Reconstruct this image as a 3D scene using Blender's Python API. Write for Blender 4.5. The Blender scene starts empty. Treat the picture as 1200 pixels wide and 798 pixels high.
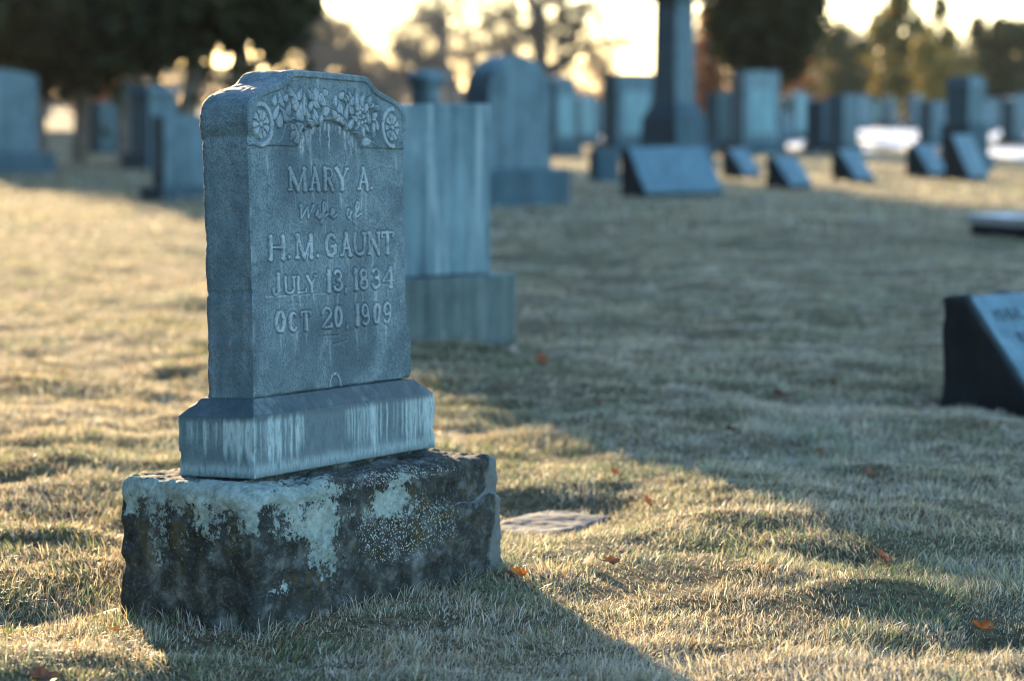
import bpy, math, random
import numpy as np
from mathutils import Vector, Matrix

random.seed(7)
RNG = np.random.default_rng(11)
SC = bpy.context.scene
COL = SC.collection
RAD = math.radians
F_PX, HORIZON, CAM_H = 2833.0, 118.0, 1.05
PITCH = math.atan((399 - HORIZON) / F_PX)
SUN_AZ, SUN_EL = 18.0, 11.0          # degrees left of the view axis, above the horizon


# ------------------------------------------------------------------ noise
def _hash(ix, iy, iz, seed):
    n = (ix * 374761393 + iy * 668265263 + iz * 1442695041 + seed * 144665) & 0xFFFFFFFF
    n = (((n ^ (n >> 13)) & 0x7FFFFFFF) * 1274126177) & 0xFFFFFFFF
    n = (((n ^ (n >> 16)) & 0x7FFFFFFF) * 2246822519) & 0xFFFFFFFF
    return ((n ^ (n >> 15)) & 0xFFFFFF) / float(0xFFFFFF)


def vnoise(x, y, z=0.0, seed=0):
    x, y, z = np.broadcast_arrays(np.asarray(x, float), np.asarray(y, float), np.asarray(z, float))
    fx, fy, fz = np.floor(x), np.floor(y), np.floor(z)
    ix, iy, iz = fx.astype(np.int64), fy.astype(np.int64), fz.astype(np.int64)
    u, v, w = x - fx, y - fy, z - fz
    u, v, w = u * u * (3 - 2 * u), v * v * (3 - 2 * v), w * w * (3 - 2 * w)
    r = 0
    for dx in (0, 1):
        for dy in (0, 1):
            for dz in (0, 1):
                r = r + _hash(ix + dx, iy + dy, iz + dz, seed) * (u if dx else 1 - u) * (v if dy else 1 - v) * (w if dz else 1 - w)
    return r * 2 - 1


def fbm(x, y, z=0.0, oct=4, seed=0, gain=0.5):
    r, a, f = 0, 1.0, 1.0
    for i in range(oct):
        r = r + a * vnoise(np.asarray(x) * f, np.asarray(y) * f, np.asarray(z) * f, seed + i * 17)
        a *= gain
        f *= 2.03
    return r


def sstep(a, b, x):
    t = np.clip((x - a) / (b - a), 0, 1)
    return t * t * (3 - 2 * t)


# ------------------------------------------------------------------ objects
def tag(o, label=None, cat=None, group=None, kind=None):
    if label: o['label'] = label
    if cat: o['category'] = cat
    if group: o['group'] = group
    if kind: o['kind'] = kind
    return o


def mesh_np(name, V, faces, mat, parent=None, smooth=True, attrs=None, normals=None, loc=None):
    """faces: list of arrays, each (n, k)"""
    me = bpy.data.meshes.new(name)
    V = np.asarray(V, np.float32)
    me.vertices.add(len(V))
    me.vertices.foreach_set('co', V.ravel())
    faces = [np.asarray(f, np.int32) for f in faces if len(f)]
    tot = sum(f.shape[0] for f in faces)
    loops = np.concatenate([f.ravel() for f in faces])
    sizes = np.concatenate([np.full(f.shape[0], f.shape[1], np.int32) for f in faces])
    starts = np.concatenate([[0], np.cumsum(sizes)[:-1]]).astype(np.int32)
    me.loops.add(len(loops))
    me.loops.foreach_set('vertex_index', loops)
    me.polygons.add(tot)
    me.polygons.foreach_set('loop_start', starts)
    me.polygons.foreach_set('loop_total', sizes)
    me.polygons.foreach_set('use_smooth', np.full(tot, smooth))
    for k, a in (attrs or {}).items():
        a = np.asarray(a, np.float32)
        if a.ndim == 1:
            at = me.attributes.new(k, 'FLOAT', 'POINT'); at.data.foreach_set('value', a)
        else:
            if a.shape[1] == 3: a = np.c_[a, np.ones(len(a), np.float32)]
            at = me.attributes.new(k, 'FLOAT_COLOR', 'POINT'); at.data.foreach_set('color', a.ravel())
    me.update(calc_edges=True)
    if normals is not None:
        me.normals_split_custom_set_from_vertices([tuple(n) for n in normals])
    if mat: me.materials.append(mat)
    o = bpy.data.objects.new(name, me)
    COL.objects.link(o)
    if parent: o.parent = parent
    if loc is not None: o.location = loc
    return o


def empty(name, loc, rz=0.0):
    o = bpy.data.objects.new(name, None)
    COL.objects.link(o)
    o.location = loc
    o.rotation_euler = (0, 0, rz)
    o.empty_display_size = 0.2
    return o


def grid_faces(nr, nc, off=0, flip=False):
    i = np.arange(nr - 1)[:, None] * nc + np.arange(nc - 1)[None, :] + off
    q = np.stack([i, i + 1, i + nc + 1, i + nc], -1).reshape(-1, 4)
    return q[:, ::-1] if flip else q


# ------------------------------------------------------------------ node helpers
class NB:
    def __init__(s, name):
        s.m = bpy.data.materials.new(name)
        s.m.use_nodes = True
        s.t = s.m.node_tree
        s.bsdf = s.t.nodes['Principled BSDF']
        s.out = s.t.nodes['Material Output']
        s.tc = s.t.nodes.new('ShaderNodeTexCoord')

    def n(s, typ, ins=None, **kw):
        nd = s.t.nodes.new(typ)
        for k, v in kw.items(): setattr(nd, k, v)
        for k, v in (ins or {}).items():
            if isinstance(v, bpy.types.NodeSocket): s.t.links.new(v, nd.inputs[k])
            else: nd.inputs[k].default_value = v
        return nd

    def coords(s, scale=(1, 1, 1), kind='Object'):
        return s.n('ShaderNodeMapping', {'Vector': s.tc.outputs[kind], 'Scale': scale}).outputs[0]

    def noise(s, scale, detail=4, rough=0.55, vec=None, dist=0.0):
        return s.n('ShaderNodeTexNoise', {'Vector': vec or s.tc.outputs['Object'], 'Scale': scale, 'Detail': detail,
                                          'Roughness': rough, 'Distortion': dist}).outputs[0]

    def ramp(s, fac, stops):
        r = s.n('ShaderNodeValToRGB', {'Fac': fac})
        e = r.color_ramp.elements
        while len(e) < len(stops): e.new(0.5)
        for el, (p, c) in zip(e, stops):
            el.position = p
            el.color = c if len(c) == 4 else (*c, 1)
        return r.outputs[0]

    def mix(s, fac, a, b, mode='MIX'):
        m = s.n('ShaderNodeMix', data_type='RGBA', blend_type=mode)
        for i, v in ((0, fac), (6, a), (7, b)):
            if isinstance(v, bpy.types.NodeSocket): s.t.links.new(v, m.inputs[i])
            else: m.inputs[i].default_value = v if i == 0 else ((*v, 1) if len(v) == 3 else v)
        return m.outputs[2]

    def math(s, op, a, b=0.0, c=None):
        m = s.n('ShaderNodeMath', operation=op)
        for i, v in enumerate((a, b) if c is None else (a, b, c)):
            if isinstance(v, bpy.types.NodeSocket): s.t.links.new(v, m.inputs[i])
            else: m.inputs[i].default_value = v
        return m.outputs[0]

    def step(s, lo, hi, x):
        return s.n('ShaderNodeMapRange', {'Value': x, 'From Min': lo, 'From Max': hi}, interpolation_type='SMOOTHSTEP').outputs[0]

    def attr(s, name, out='Fac'):
        return s.n('ShaderNodeAttribute', attribute_name=name).outputs[out]

    def bump(s, h, strength=0.5, dist=0.01, prev=None):
        ins = {'Height': h, 'Strength': strength, 'Distance': dist}
        if prev: ins['Normal'] = prev
        return s.n('ShaderNodeBump', ins).outputs[0]

    def done(s, color, rough=0.8, normal=None, spec=0.4):
        for k, v in (('Base Color', color), ('Roughness', rough), ('Normal', normal), ('Specular IOR Level', spec)):
            if v is None: continue
            if isinstance(v, bpy.types.NodeSocket): s.t.links.new(v, s.bsdf.inputs[k])
            else: s.bsdf.inputs[k].default_value = (*v, 1) if isinstance(v, tuple) and len(v) == 3 else v
        return s.m


def mat_carved():
    b = NB('carved_blue_grey_marble')
    fine = b.noise(260, 4, 0.75)
    mid = b.noise(38, 6, 0.7)
    big = b.noise(5, 4, 0.6, dist=0.6)
    c = b.ramp(mid, [(0.3, (0.105, 0.185, 0.220)), (0.7, (0.205, 0.312, 0.352))])
    c = b.mix(b.math('MULTIPLY', b.step(0.42, 0.68, big), 0.85), c, (0.060, 0.115, 0.145))
    c = b.mix(b.math('MULTIPLY', b.step(0.55, 0.7, b.noise(11, 7, 0.7, b.coords((1, 1, 0.4)), 0.8)), 0.45), c, (0.26, 0.36, 0.40))
    c = b.mix(b.math('MULTIPLY', b.step(0.52, 0.7, fine), 0.5), c, (0.28, 0.40, 0.45))
    c = b.mix(b.math('MULTIPLY', b.step(0.5, 0.36, fine), 0.7), c, (0.022, 0.055, 0.065))
    # raised carving worn pale, mineral streaks below the letters
    c = b.mix(b.math('MULTIPLY', b.attr('pale'), b.step(0.3, 0.55, mid)), c, (0.34, 0.45, 0.50))
    st = b.math('MULTIPLY', b.attr('stain'), b.step(0.25, 0.6, b.noise(160, 4, 0.7, b.coords((1, 1, 0.35)))))
    c = b.mix(b.math('MULTIPLY', st, 0.9), c, (0.46, 0.57, 0.61))
    c = b.mix(b.math('MULTIPLY', b.attr('grime_shade'), b.step(0.2, 0.55, mid)), c, (0.035, 0.075, 0.10))
    vein = b.step(0.018, 0.0, b.math('ABSOLUTE', b.math('SUBTRACT', b.noise(7, 5, 0.6, b.coords((1, 1, 1.6)), 1.2), 0.5)))
    c = b.mix(b.math('MULTIPLY', vein, 0.55), c, (0.07, 0.10, 0.13))
    nn = b.bump(b.math('ADD', fine, b.math('MULTIPLY', b.noise(130, 4, 0.7), 1.2)), 0.8, 0.0022)
    return b.done(c, 0.72, nn, 0.35)


def mat_plinth():
    b = NB('plinth_marble')
    mid = b.noise(30, 6, 0.65)
    c = b.ramp(mid, [(0.3, (0.030, 0.072, 0.096)), (0.72, (0.080, 0.155, 0.19))])
    fine = b.noise(380, 3, 0.7)
    c = b.mix(b.math('MULTIPLY', b.step(0.5, 0.7, fine), 0.55), c, (0.20, 0.29, 0.34))
    c = b.mix(b.math('MULTIPLY', b.step(0.5, 0.36, fine), 0.6), c, (0.015, 0.035, 0.045))
    st = b.math('MULTIPLY', b.attr('stain'), b.step(0.2, 0.6, b.noise(120, 4, 0.7, b.coords((1, 1, 0.25)))))
    c = b.mix(st, c, (0.34, 0.49, 0.52))
    c = b.mix(b.math('MULTIPLY', b.attr('grime_shade'), b.step(0.25, 0.6, mid)), c, (0.022, 0.045, 0.055))
    nn = b.bump(b.math('ADD', fine, b.math('MULTIPLY', mid, 1.5)), 0.4, 0.0015)
    return b.done(c, 0.62, nn, 0.4)


def mat_block():
    b = NB('rough_footing_stone_with_lichen')
    mid = b.noise(16, 8, 0.7)
    fine = b.noise(140, 5, 0.75)
    c = b.ramp(mid, [(0.34, (0.012, 0.017, 0.017)), (0.52, (0.040, 0.052, 0.052)), (0.68, (0.17, 0.205, 0.205))])
    c = b.mix(b.math('MULTIPLY', b.step(0.52, 0.68, fine), 0.45), c, (0.22, 0.25, 0.25))
    c = b.mix(b.math('MULTIPLY', b.step(0.45, 0.62, b.math('MULTIPLY', b.attr('bare'), b.math('ADD', 0.2, b.noise(34, 9, 0.8)))), 0.8), c, (0.17, 0.215, 0.225))
    rust = b.noise(22, 8, 0.75, dist=0.4)
    c = b.mix(b.math('MULTIPLY', b.math('MULTIPLY', b.attr('moss'), b.step(0.5, 0.6, rust)), 0.8), c, (0.10, 0.085, 0.022))
    # lichen crust with ragged edges
    ln = b.math('ADD', b.math('MULTIPLY', b.noise(24, 10, 0.78), 1.1), b.math('MULTIPLY', b.noise(130, 5, 0.75), 0.45))
    L = b.math('ADD', b.attr('lichen'), b.math('MULTIPLY', b.math('SUBTRACT', ln, 0.775), 2.6))
    Lm = b.step(0.47, 0.53, L)
    lc = b.ramp(b.math('ADD', b.math('MULTIPLY', b.noise(75, 6, 0.75), 0.65), b.math('MULTIPLY', b.noise(11, 4, 0.6), 0.35)), [(0.32, (0.10, 0.15, 0.145)), (0.5, (0.27, 0.37, 0.355)), (0.70, (0.47, 0.57, 0.54))])
    c = b.mix(Lm, c, lc)
    # scattered small lichen dots
    wn = b.n('ShaderNodeTexNoise', {'Vector': b.tc.outputs['Object'], 'Scale': 170.0, 'Detail': 4})
    wv = b.n('ShaderNodeVectorMath', {0: wn.outputs[1], 1: (0.006, 0.006, 0.006), 2: b.coords()}, operation='MULTIPLY_ADD')
    v = b.n('ShaderNodeTexVoronoi', {'Vector': wv.outputs[0], 'Scale': 170.0, 'Randomness': 1.0})
    dot = b.math('MULTIPLY', b.step(0.50, 0.36, b.math('ADD', v.outputs['Distance'], b.math('MULTIPLY', fine, 0.25))),
                 b.step(0.42, 0.62, b.math('MULTIPLY', b.attr('dots'), b.math('ADD', 0.20, b.noise(32, 6, 0.8)))))
    v2 = b.n('ShaderNodeTexVoronoi', {'Vector': wv.outputs[0], 'Scale': 62.0, 'Randomness': 1.0})
    dot2 = b.math('MULTIPLY', b.step(0.40, 0.30, b.math('ADD', v2.outputs['Distance'], b.math('MULTIPLY', b.noise(90, 5, 0.8), 0.45))), b.step(0.30, 0.5, b.math('MULTIPLY', b.attr('dots'), b.math('ADD', 0.1, b.noise(15, 4, 0.7)))))
    c = b.mix(dot, c, (0.44, 0.53, 0.51))
    c = b.mix(dot2, c, (0.30, 0.39, 0.38))
    hgt = b.math('ADD', b.math('MULTIPLY', b.noise(60, 6, 0.75), 1.0), b.math('MULTIPLY', Lm, 0.5))
    nn = b.bump(b.math('ADD', hgt, b.math('MULTIPLY', fine, 0.6)), 1.0, 0.007)
    return b.done(c, 0.88, nn, 0.25)


def mat_stone(name, lo, hi, streak=None, scale=4.0, rough=0.75, sp=0.35):
    b = NB(name)
    mid = b.noise(scale, 6, 0.65)
    c = b.ramp(mid, [(0.3, lo), (0.7, hi)])
    run = b.noise(1.0, 5, 0.65, b.coords((9, 9, 0.9)), 0.3)
    c = b.mix(b.math('MULTIPLY', b.step(0.5, 0.7, run), 0.55), c, tuple(min(1, x * 1.45) for x in hi))
    c = b.mix(b.math('MULTIPLY', b.step(0.48, 0.33, run), 0.5), c, tuple(x * 0.55 for x in lo))
    fine = b.noise(150, 3, 0.7)
    c = b.mix(b.math('MULTIPLY', b.step(0.5, 0.7, fine), 0.3), c, tuple(min(1, x * 1.5) for x in hi))
    if streak:
        sn = b.noise(1.0, 5, 0.6, b.coords((24, 24, 1.3)), 0.4)
        c = b.mix(b.math('MULTIPLY', b.step(0.48, 0.68, sn), 0.7), c, streak)
        c = b.mix(b.math('MULTIPLY', b.step(0.45, 0.3, sn), 0.5), c, tuple(x * 0.5 for x in lo))
    # end faces darkened in colour, standing in for the shade on the stones' sides
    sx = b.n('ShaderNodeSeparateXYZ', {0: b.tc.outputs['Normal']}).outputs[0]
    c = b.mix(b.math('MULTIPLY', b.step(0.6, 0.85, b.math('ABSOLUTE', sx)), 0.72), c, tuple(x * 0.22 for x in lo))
    nn = b.bump(b.math('ADD', mid, b.math('MULTIPLY', fine, 0.3)), 0.4, 0.006)
    return b.done(c, rough, nn, sp)


def mat_plain(name, col, rough=0.8, var=0.25, scale=12, sp=0.3):
    b = NB(name)
    c = b.ramp(b.noise(scale, 5, 0.6), [(0.3, tuple(x * (1 - var) for x in col)), (0.7, tuple(min(1, x * (1 + var)) for x in col))])
    return b.done(c, rough, b.bump(b.noise(scale * 6, 4, 0.7), 0.4, 0.005), sp)


def mat_leafy(name, trans=0.35, rough=0.5, attr='col', sp=0.3, tint=(1.0, 0.95, 0.7)):
    b = NB(name)
    c = b.attr(attr, 'Color')
    b.t.links.new(c, b.bsdf.inputs['Base Color'])
    b.bsdf.inputs['Roughness'].default_value = rough
    b.bsdf.inputs['Specular IOR Level'].default_value = sp
    tc = b.mix(1.0, c, tint, 'MULTIPLY')
    tr = b.n('ShaderNodeBsdfTranslucent', {'Color': tc})
    mx = b.n('ShaderNodeMixShader', {0: trans, 1: b.bsdf.outputs[0], 2: tr.outputs[0]})
    b.t.links.new(mx.outputs[0], b.out.inputs[0])
    return b.m


def mat_ground():
    b = NB('dormant_turf_soil')
    c = b.ramp(b.noise(1.4, 8, 0.7), [(0.32, (0.085, 0.088, 0.045)), (0.5, (0.20, 0.165, 0.098)), (0.68, (0.27, 0.22, 0.14))])
    c2 = b.ramp(b.noise(0.35, 6, 0.65), [(0.38, (0.10, 0.115, 0.06)), (0.6, (0.25, 0.205, 0.13))])
    c = b.mix(0.45, c, c2)
    # bare thatch close by, between the blades
    c = b.mix(b.math('MULTIPLY', b.step(0.42, 0.58, b.noise(45, 5, 0.7)), 0.75), c, (0.045, 0.042, 0.024))
    nn = b.bump(b.noise(9, 8, 0.75), 1.0, 0.05)
    return b.done(c, 0.9, nn, 0.1)


M = {}
M['carved'] = mat_carved()
M['plinth'] = mat_plinth()
M['block'] = mat_block()
M['ground'] = mat_ground()
M['grass'] = mat_leafy('grass_blades', 0.45, 0.5, sp=0.22, tint=(1.0, 0.84, 0.55))
M['leaf'] = mat_leafy('foliage', 0.25, 0.55, sp=0.15)
M['dead'] = mat_leafy('dry_leaf', 0.35, 0.6, sp=0.2, tint=(1.0, 0.8, 0.6))
M['bark'] = mat_plain('grey_bark', (0.17, 0.15, 0.13), 0.9, 0.4, 6)
M['twig'] = mat_plain('twigs', (0.19, 0.155, 0.12), 0.9, 0.3, 3)
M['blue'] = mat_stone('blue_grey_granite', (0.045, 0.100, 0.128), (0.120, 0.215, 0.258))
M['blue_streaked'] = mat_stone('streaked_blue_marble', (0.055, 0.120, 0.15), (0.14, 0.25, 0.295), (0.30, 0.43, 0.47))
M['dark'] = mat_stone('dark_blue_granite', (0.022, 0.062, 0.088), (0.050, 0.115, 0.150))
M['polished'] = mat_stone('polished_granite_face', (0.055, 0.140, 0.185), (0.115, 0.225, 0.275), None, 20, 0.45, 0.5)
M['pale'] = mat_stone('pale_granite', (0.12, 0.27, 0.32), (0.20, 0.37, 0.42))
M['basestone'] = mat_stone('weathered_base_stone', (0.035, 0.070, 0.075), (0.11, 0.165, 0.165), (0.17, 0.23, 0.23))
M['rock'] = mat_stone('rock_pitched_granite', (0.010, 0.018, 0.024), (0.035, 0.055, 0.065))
M['flush'] = mat_stone('flush_marker_stone', (0.028, 0.042, 0.046), (0.078, 0.10, 0.105))
M['white'] = mat_stone('white_marble', (0.66, 0.70, 0.70), (0.80, 0.83, 0.83))
M['snow'] = mat_plain('old_snow', (0.62, 0.64, 0.67), 0.6, 0.06, 3)
M['orange'] = mat_plain('terracotta', (0.50, 0.20, 0.08), 0.6, 0.15, 10)
M['letter'] = mat_plain('dark_lettering', (0.03, 0.05, 0.07), 0.8, 0.2, 30)


# ------------------------------------------------------------------ ground
def gz(x, y):
    x, y = np.asarray(x, float), np.asarray(y, float)
    fade = np.clip(1.25 - y / 60.0, 0.35, 1.0)
    h = 0.021 * fbm(x / 0.55, y / 0.6, 0, 3, 5) + 0.017 * fbm(x / 0.19, y / 0.13, 0, 2, 15) + 0.012 * np.clip((y - 8) / 8, 0, 1) * fbm(x / 0.9, y / 0.9, 0, 2, 16) + 0.020 * vnoise(x / 1.9, y / 2.6, 0, 9)
    h = h * fade
    g = lambda cx, cy, sx, sy, a: a * np.exp(-((x - cx) / sx) ** 2 - ((y - cy) / sy) ** 2)
    near = g(0, 5.1, 1.3, 1.0, 1.0)
    h = h * (1 - 0.55 * near)
    h = h + g(0.62, 6.05, 0.42, 0.55, 0.055) + g(0.10, 6.20, 0.26, 0.34, -0.055) + g(-0.98, 5.10, 0.22, 0.28, -0.035)
    h = h + g(0.78, 5.0, 0.30, 0.28, 0.035) + g(0.9, 4.62, 0.35, 0.12, -0.02) + g(-0.9, 4.45, 0.5, 0.22, 0.03)
    h = h + g(-0.5, 4.55, 0.28, 0.14, -0.016) + g(0.42, 5.35, 0.25, 0.16, 0.02) + g(0.75, 5.42, 0.22, 0.1, -0.025) + g(0.72, 4.98, 0.22, 0.07, 0.028) + g(0.50, 5.86, 0.14, 0.06, 0.022) + g(1.02, 5.92, 0.14, 0.07, 0.026) + g(-1.10, 5.80, 0.2, 0.06, 0.024) + g(-1.25, 6.9, 0.25, 0.08, 0.022) + g(0.30, 4.62, 0.2, 0.06, 0.012)
    wq = np.exp(-((x - 0.09) / 0.24) ** 4 - ((y - 6.16) / 0.27) ** 4)
    h = h * (1 - wq) + (-0.045 - 0.03 * (y - 6.16)) * wq
    return h


def build_ground():
    n = 620
    t = np.linspace(-7.6, 7.6, n)
    xs = 1.6 * np.sinh(t)
    ys = 6.0 + 1.6 * np.sinh(t)
    X, Y = np.meshgrid(xs, ys)
    Z = gz(X, Y) * np.clip(1.3 - np.hypot(X, Y) / 250, 0, 1)
    V = np.c_[X.ravel(), Y.ravel(), Z.ravel()]
    o = mesh_np('ground', V, [grid_faces(n, n)], M['ground'])
    tag(o, kind='structure')
    o['label'] = 'frosty dormant lawn of the cemetery'


build_ground()


# ------------------------------------------------------------------ headstone placement frame (fitted poses)
def rot(yaw, lean, roll):
    cz, sz = math.cos(yaw), math.sin(yaw); Rz = np.array([[cz, -sz, 0], [sz, cz, 0], [0, 0, 1]])
    c, s = math.cos(lean), math.sin(lean); Rx = np.array([[1, 0, 0], [0, c, -s], [0, s, c]])
    c, s = math.cos(roll), math.sin(roll); Ry = np.array([[c, 0, s], [0, 1, 0], [-s, 0, c]])
    return Rz @ Rx @ Ry


def set_pose(o, root, origin, R):
    m = Matrix(R.tolist()).to_4x4()
    m.translation = Vector(origin) - root.location
    o.matrix_local = m


def box_grid(W, D, H, step, r, zbottom_round=False):
    """closed box surface as dense welded grid, rounded by r (top and vertical edges)."""
    nx, ny, nz = max(3, int(W / step)), max(3, int(D / step)), max(3, int(H / step))
    Vs, Fs, off = [], [], 0
    def face(a, b, f, flip):
        nonlocal off
        A, B = np.meshgrid(a, b)
        P = f(A.ravel(), B.ravel())
        Vs.append(P); Fs.append(grid_faces(len(b), len(a), off, flip)); off += len(P)
    x, y, z = np.linspace(0, W, nx + 1), np.linspace(0, D, ny + 1), np.linspace(0, H, nz + 1)
    one = lambda v, c: np.full_like(v, c)
    face(x, z, lambda a, b: np.c_[a, one(a, 0), b], False)
    face(x, z, lambda a, b: np.c_[a, one(a, D), b], True)
    face(y, z, lambda a, b: np.c_[one(a, 0), a, b], True)
    face(y, z, lambda a, b: np.c_[one(a, W), a, b], False)
    face(x, y, lambda a, b: np.c_[a, b, one(a, H)], False)
    face(x, y, lambda a, b: np.c_[a, b, one(a, 0)], True)
    V, F = np.concatenate(Vs), np.concatenate(Fs)
    key = np.round(V * 1e5).astype(np.int64)
    _, idx, inv = np.unique(key, axis=0, return_index=True, return_inverse=True)
    V = V[idx]; F = inv.reshape(-1)[F]
    P0 = V.copy()
    lo = np.array([r, r, r if zbottom_round else -1.0]); hi = np.array([W - r, D - r, H - r])
    q = np.clip(V, lo, hi); d = V - q
    L = np.linalg.norm(d, axis=1); m = L > 1e-9
    V[m] = q[m] + d[m] / L[m, None] * np.minimum(L[m], r)[:, None]
    return V, F, P0


def nrm(V, F):
    n = np.zeros_like(V)
    a, b, c, d = (V[F[:, i]] for i in range(4))
    fn = np.cross(c - a, d - b)
    for i in range(4): np.add.at(n, F[:, i], fn)
    return n / np.maximum(np.linalg.norm(n, axis=1), 1e-12)[:, None]


# ------------------------------------------------------------------ the main monument
ROOT = empty('headstone', (-0.35, 4.95, 0.0))
tag(ROOT, 'upright blue grey marble headstone in the foreground, carved with flowers, on lichen covered rough block', 'headstone')

# rough footing block
Wb, Db, Hb = 0.862, 0.376, 0.33
V, F, P0 = box_grid(Wb, Db, Hb, 0.005, 0.030)
zt = V[:, 2] / Hb
V[:, 2] -= zt ** 2 * (0.008 + 0.040 * V[:, 0] / Wb)
N = nrm(V, F)
p = V * 1.0
d = -0.002 * np.exp(-((P0[:, 0] - Wb) / 0.05) ** 2) + (0.3 + 0.7 * sstep(0, 0.1, Wb - P0[:, 0])) * 0.0045 * fbm(p[:, 0] * 6, p[:, 1] * 7, p[:, 2] * 7, 3, 21) + 0.0045 * fbm(p[:, 0] * 30, p[:, 1] * 30, p[:, 2] * 30, 4, 33, 0.6)
d -= (0.35 + 0.65 * sstep(0, 0.1, Wb - P0[:, 0])) * 0.006 * np.abs(fbm(p[:, 0] * 12, p[:, 1] * 12, p[:, 2] * 16, 3, 40))
# rock-pitched belly: bulge at mid height, undercut below the top right ledge line
d += 0.003 * (1 - P0[:, 2] / Hb)
# chiselled ledge near the top right of the front face (wavy line)
onfront = np.exp(-(P0[:, 1] / 0.03) ** 2) * (P0[:, 0] > 0.3)
wl = 0.232 + 0.012 * np.sin(P0[:, 0] * 26) + 0.008 * np.sin(P0[:, 0] * 47 + 1) - 0.02 * sstep(0.3, 0.86, P0[:, 0])
d += 0.009 * onfront * sstep(0.006, -0.006, P0[:, 2] - wl) * sstep(0.42, 0.55, P0[:, 0])
# dressed margin down the right front edge
mar = np.exp(-((P0[:, 0] - Wb) / 0.05) ** 2) * (P0[:, 1] < 0.1)
V = V + N * d[:, None]
# chips off the front left vertical corner
cc = np.hypot(P0[:, 0], P0[:, 1])
V = V + N * (-0.016 * np.exp(-(cc / 0.05) ** 2) * sstep(-0.1, 0.5, vnoise(P0[:, 2] * 18, 0.5, 3.3, 2)))[:, None]
blob = lambda u, v, cu, cv, su, sv, a: a * np.exp(-((u - cu) / su) ** 2 - ((v - cv) / sv) ** 2)
fu, fz, fy = P0[:, 0], P0[:, 2], P0[:, 1]
front = sstep(0.03, 0.0, fy); left = sstep(0.03, 0.0, fu) * (1 - 0.0 * front); top = sstep(Hb - 0.05, Hb - 0.02, fz)
lich = np.zeros(len(V))
lich += front * (blob(fu, fz, 0.22, 0.24, 0.12, 0.07, 0.25) + blob(fu, fz, 0.40, 0.24, 0.05, 0.05, 0.3))
lich += top * (blob(fu, fy, 0.12, 0.06, 0.20, 0.10, 0.62) + blob(fu, fy, 0.02, 0.2, 0.08, 0.25, 0.6) + blob(fu, fy, 0.5, 0.02, 0.12, 0.05, 0.3) + blob(fu, fy, 0.75, 0.06, 0.07, 0.04, 0.35))
lich += front * (blob(fu, fz, 0.15, 0.27, 0.13, 0.08, 0.62) + blob(fu, fz, 0.20, 0.17, 0.055, 0.06, 0.5) + blob(fu, fz, 0.46, 0.26, 0.07, 0.06, 0.42)
                 + blob(fu, fz, 0.075, 0.12, 0.03, 0.035, 0.42) + blob(fu, fz, 0.24, 0.12, 0.035, 0.03, 0.40) + blob(fu, fz, 0.44, 0.26, 0.06, 0.04, 0.35) + blob(fu, fz, 0.58, 0.22, 0.12, 0.05, 0.30) + blob(fu, fz, 0.22, 0.05, 0.10, 0.04, 0.2))
lich += left * (blob(fy, fz, 0.20, 0.30, 0.25, 0.05, 0.55) + blob(fy, fz, 0.12, 0.22, 0.05, 0.07, 0.42) + blob(fy, fz, 0.25, 0.20, 0.05, 0.07, 0.45)
                + blob(fy, fz, 0.02, 0.27, 0.05, 0.06, 0.45) + blob(fy, fz, 0.34, 0.27, 0.05, 0.05, 0.4))
dots = front * (blob(fu, fz, 0.56, 0.18, 0.20, 0.10, 1.0) + blob(fu, fz, 0.38, 0.2, 0.12, 0.12, 0.6)) + top * blob(fu, fy, 0.5, 0.03, 0.3, 0.1, 0.8)
moss = front * (blob(fu, fz, 0.50, 0.2, 0.22, 0.11, 1.0) + blob(fu, fz, 0.16, 0.13, 0.08, 0.06, 0.8)) + left * blob(fy, fz, 0.2, 0.2, 0.2, 0.09, 0.9) + top * 0.25
bare = 1.15 * sstep(0.10, 0.0, Wb - fu) * sstep(0.12, 0.0, fy) * 1.0 + front * 0.9 * np.exp(-((fz - wl) / 0.0045) ** 2) * sstep(0.46, 0.52, fu) \
    + front * (blob(fu, fz, 0.03, 0.08, 0.035, 0.07, 0.7) + blob(fu, fz, 0.75, 0.06, 0.15, 0.05, 0.5) + blob(fu, fz, 0.78, 0.27, 0.1, 0.04, 0.6))
o = mesh_np('base_block', V, [F], M['block'], ROOT, attrs={'lichen': lich, 'dots': dots, 'moss': moss, 'bare': bare})
set_pose(o, ROOT, (-0.5004, 4.69, -0.0312), rot(RAD(56.24), RAD(0.4), RAD(-0.3)))
tag(o, 'dark rough hewn block crusted with pale green lichen')

# footing slab that peeks out at the left rear corner
V, F, P0 = box_grid(0.82, 0.45, 0.06, 0.02, 0.012)
V[:, 2] += 0.004 * fbm(V[:, 0] * 9, V[:, 1] * 9, V[:, 2] * 9, 3, 8)
o = mesh_np('footing_slab', V, [F], M['flush'], ROOT)
set_pose(o, ROOT, (-0.512, 4.745, -0.080), rot(RAD(56.24), 0, 0))

V, F, P0 = box_grid(0.700, 0.165, 0.050, 0.008, 0.006)
V[:, 2] += -0.058 + 0.010 * 0
V = V + 0.0022 * fbm(V[:, 0] * 40, V[:, 1] * 40, V[:, 2] * 40, 3, 55)[:, None]
o = mesh_np('mortar_bed', V, [F], M['block'], ROOT, attrs={k_: np.zeros(len(V)) for k_ in ('lichen', 'dots', 'moss', 'bare')})
set_pose(o, ROOT, tuple(np.array((-0.5159, 4.80, 0.30715)) + rot(RAD(61.94), RAD(-2.127), RAD(2.137)) @ np.array([0.011, 0.010, 0.0])), rot(RAD(61.94), RAD(-2.127), RAD(2.137)))
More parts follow.
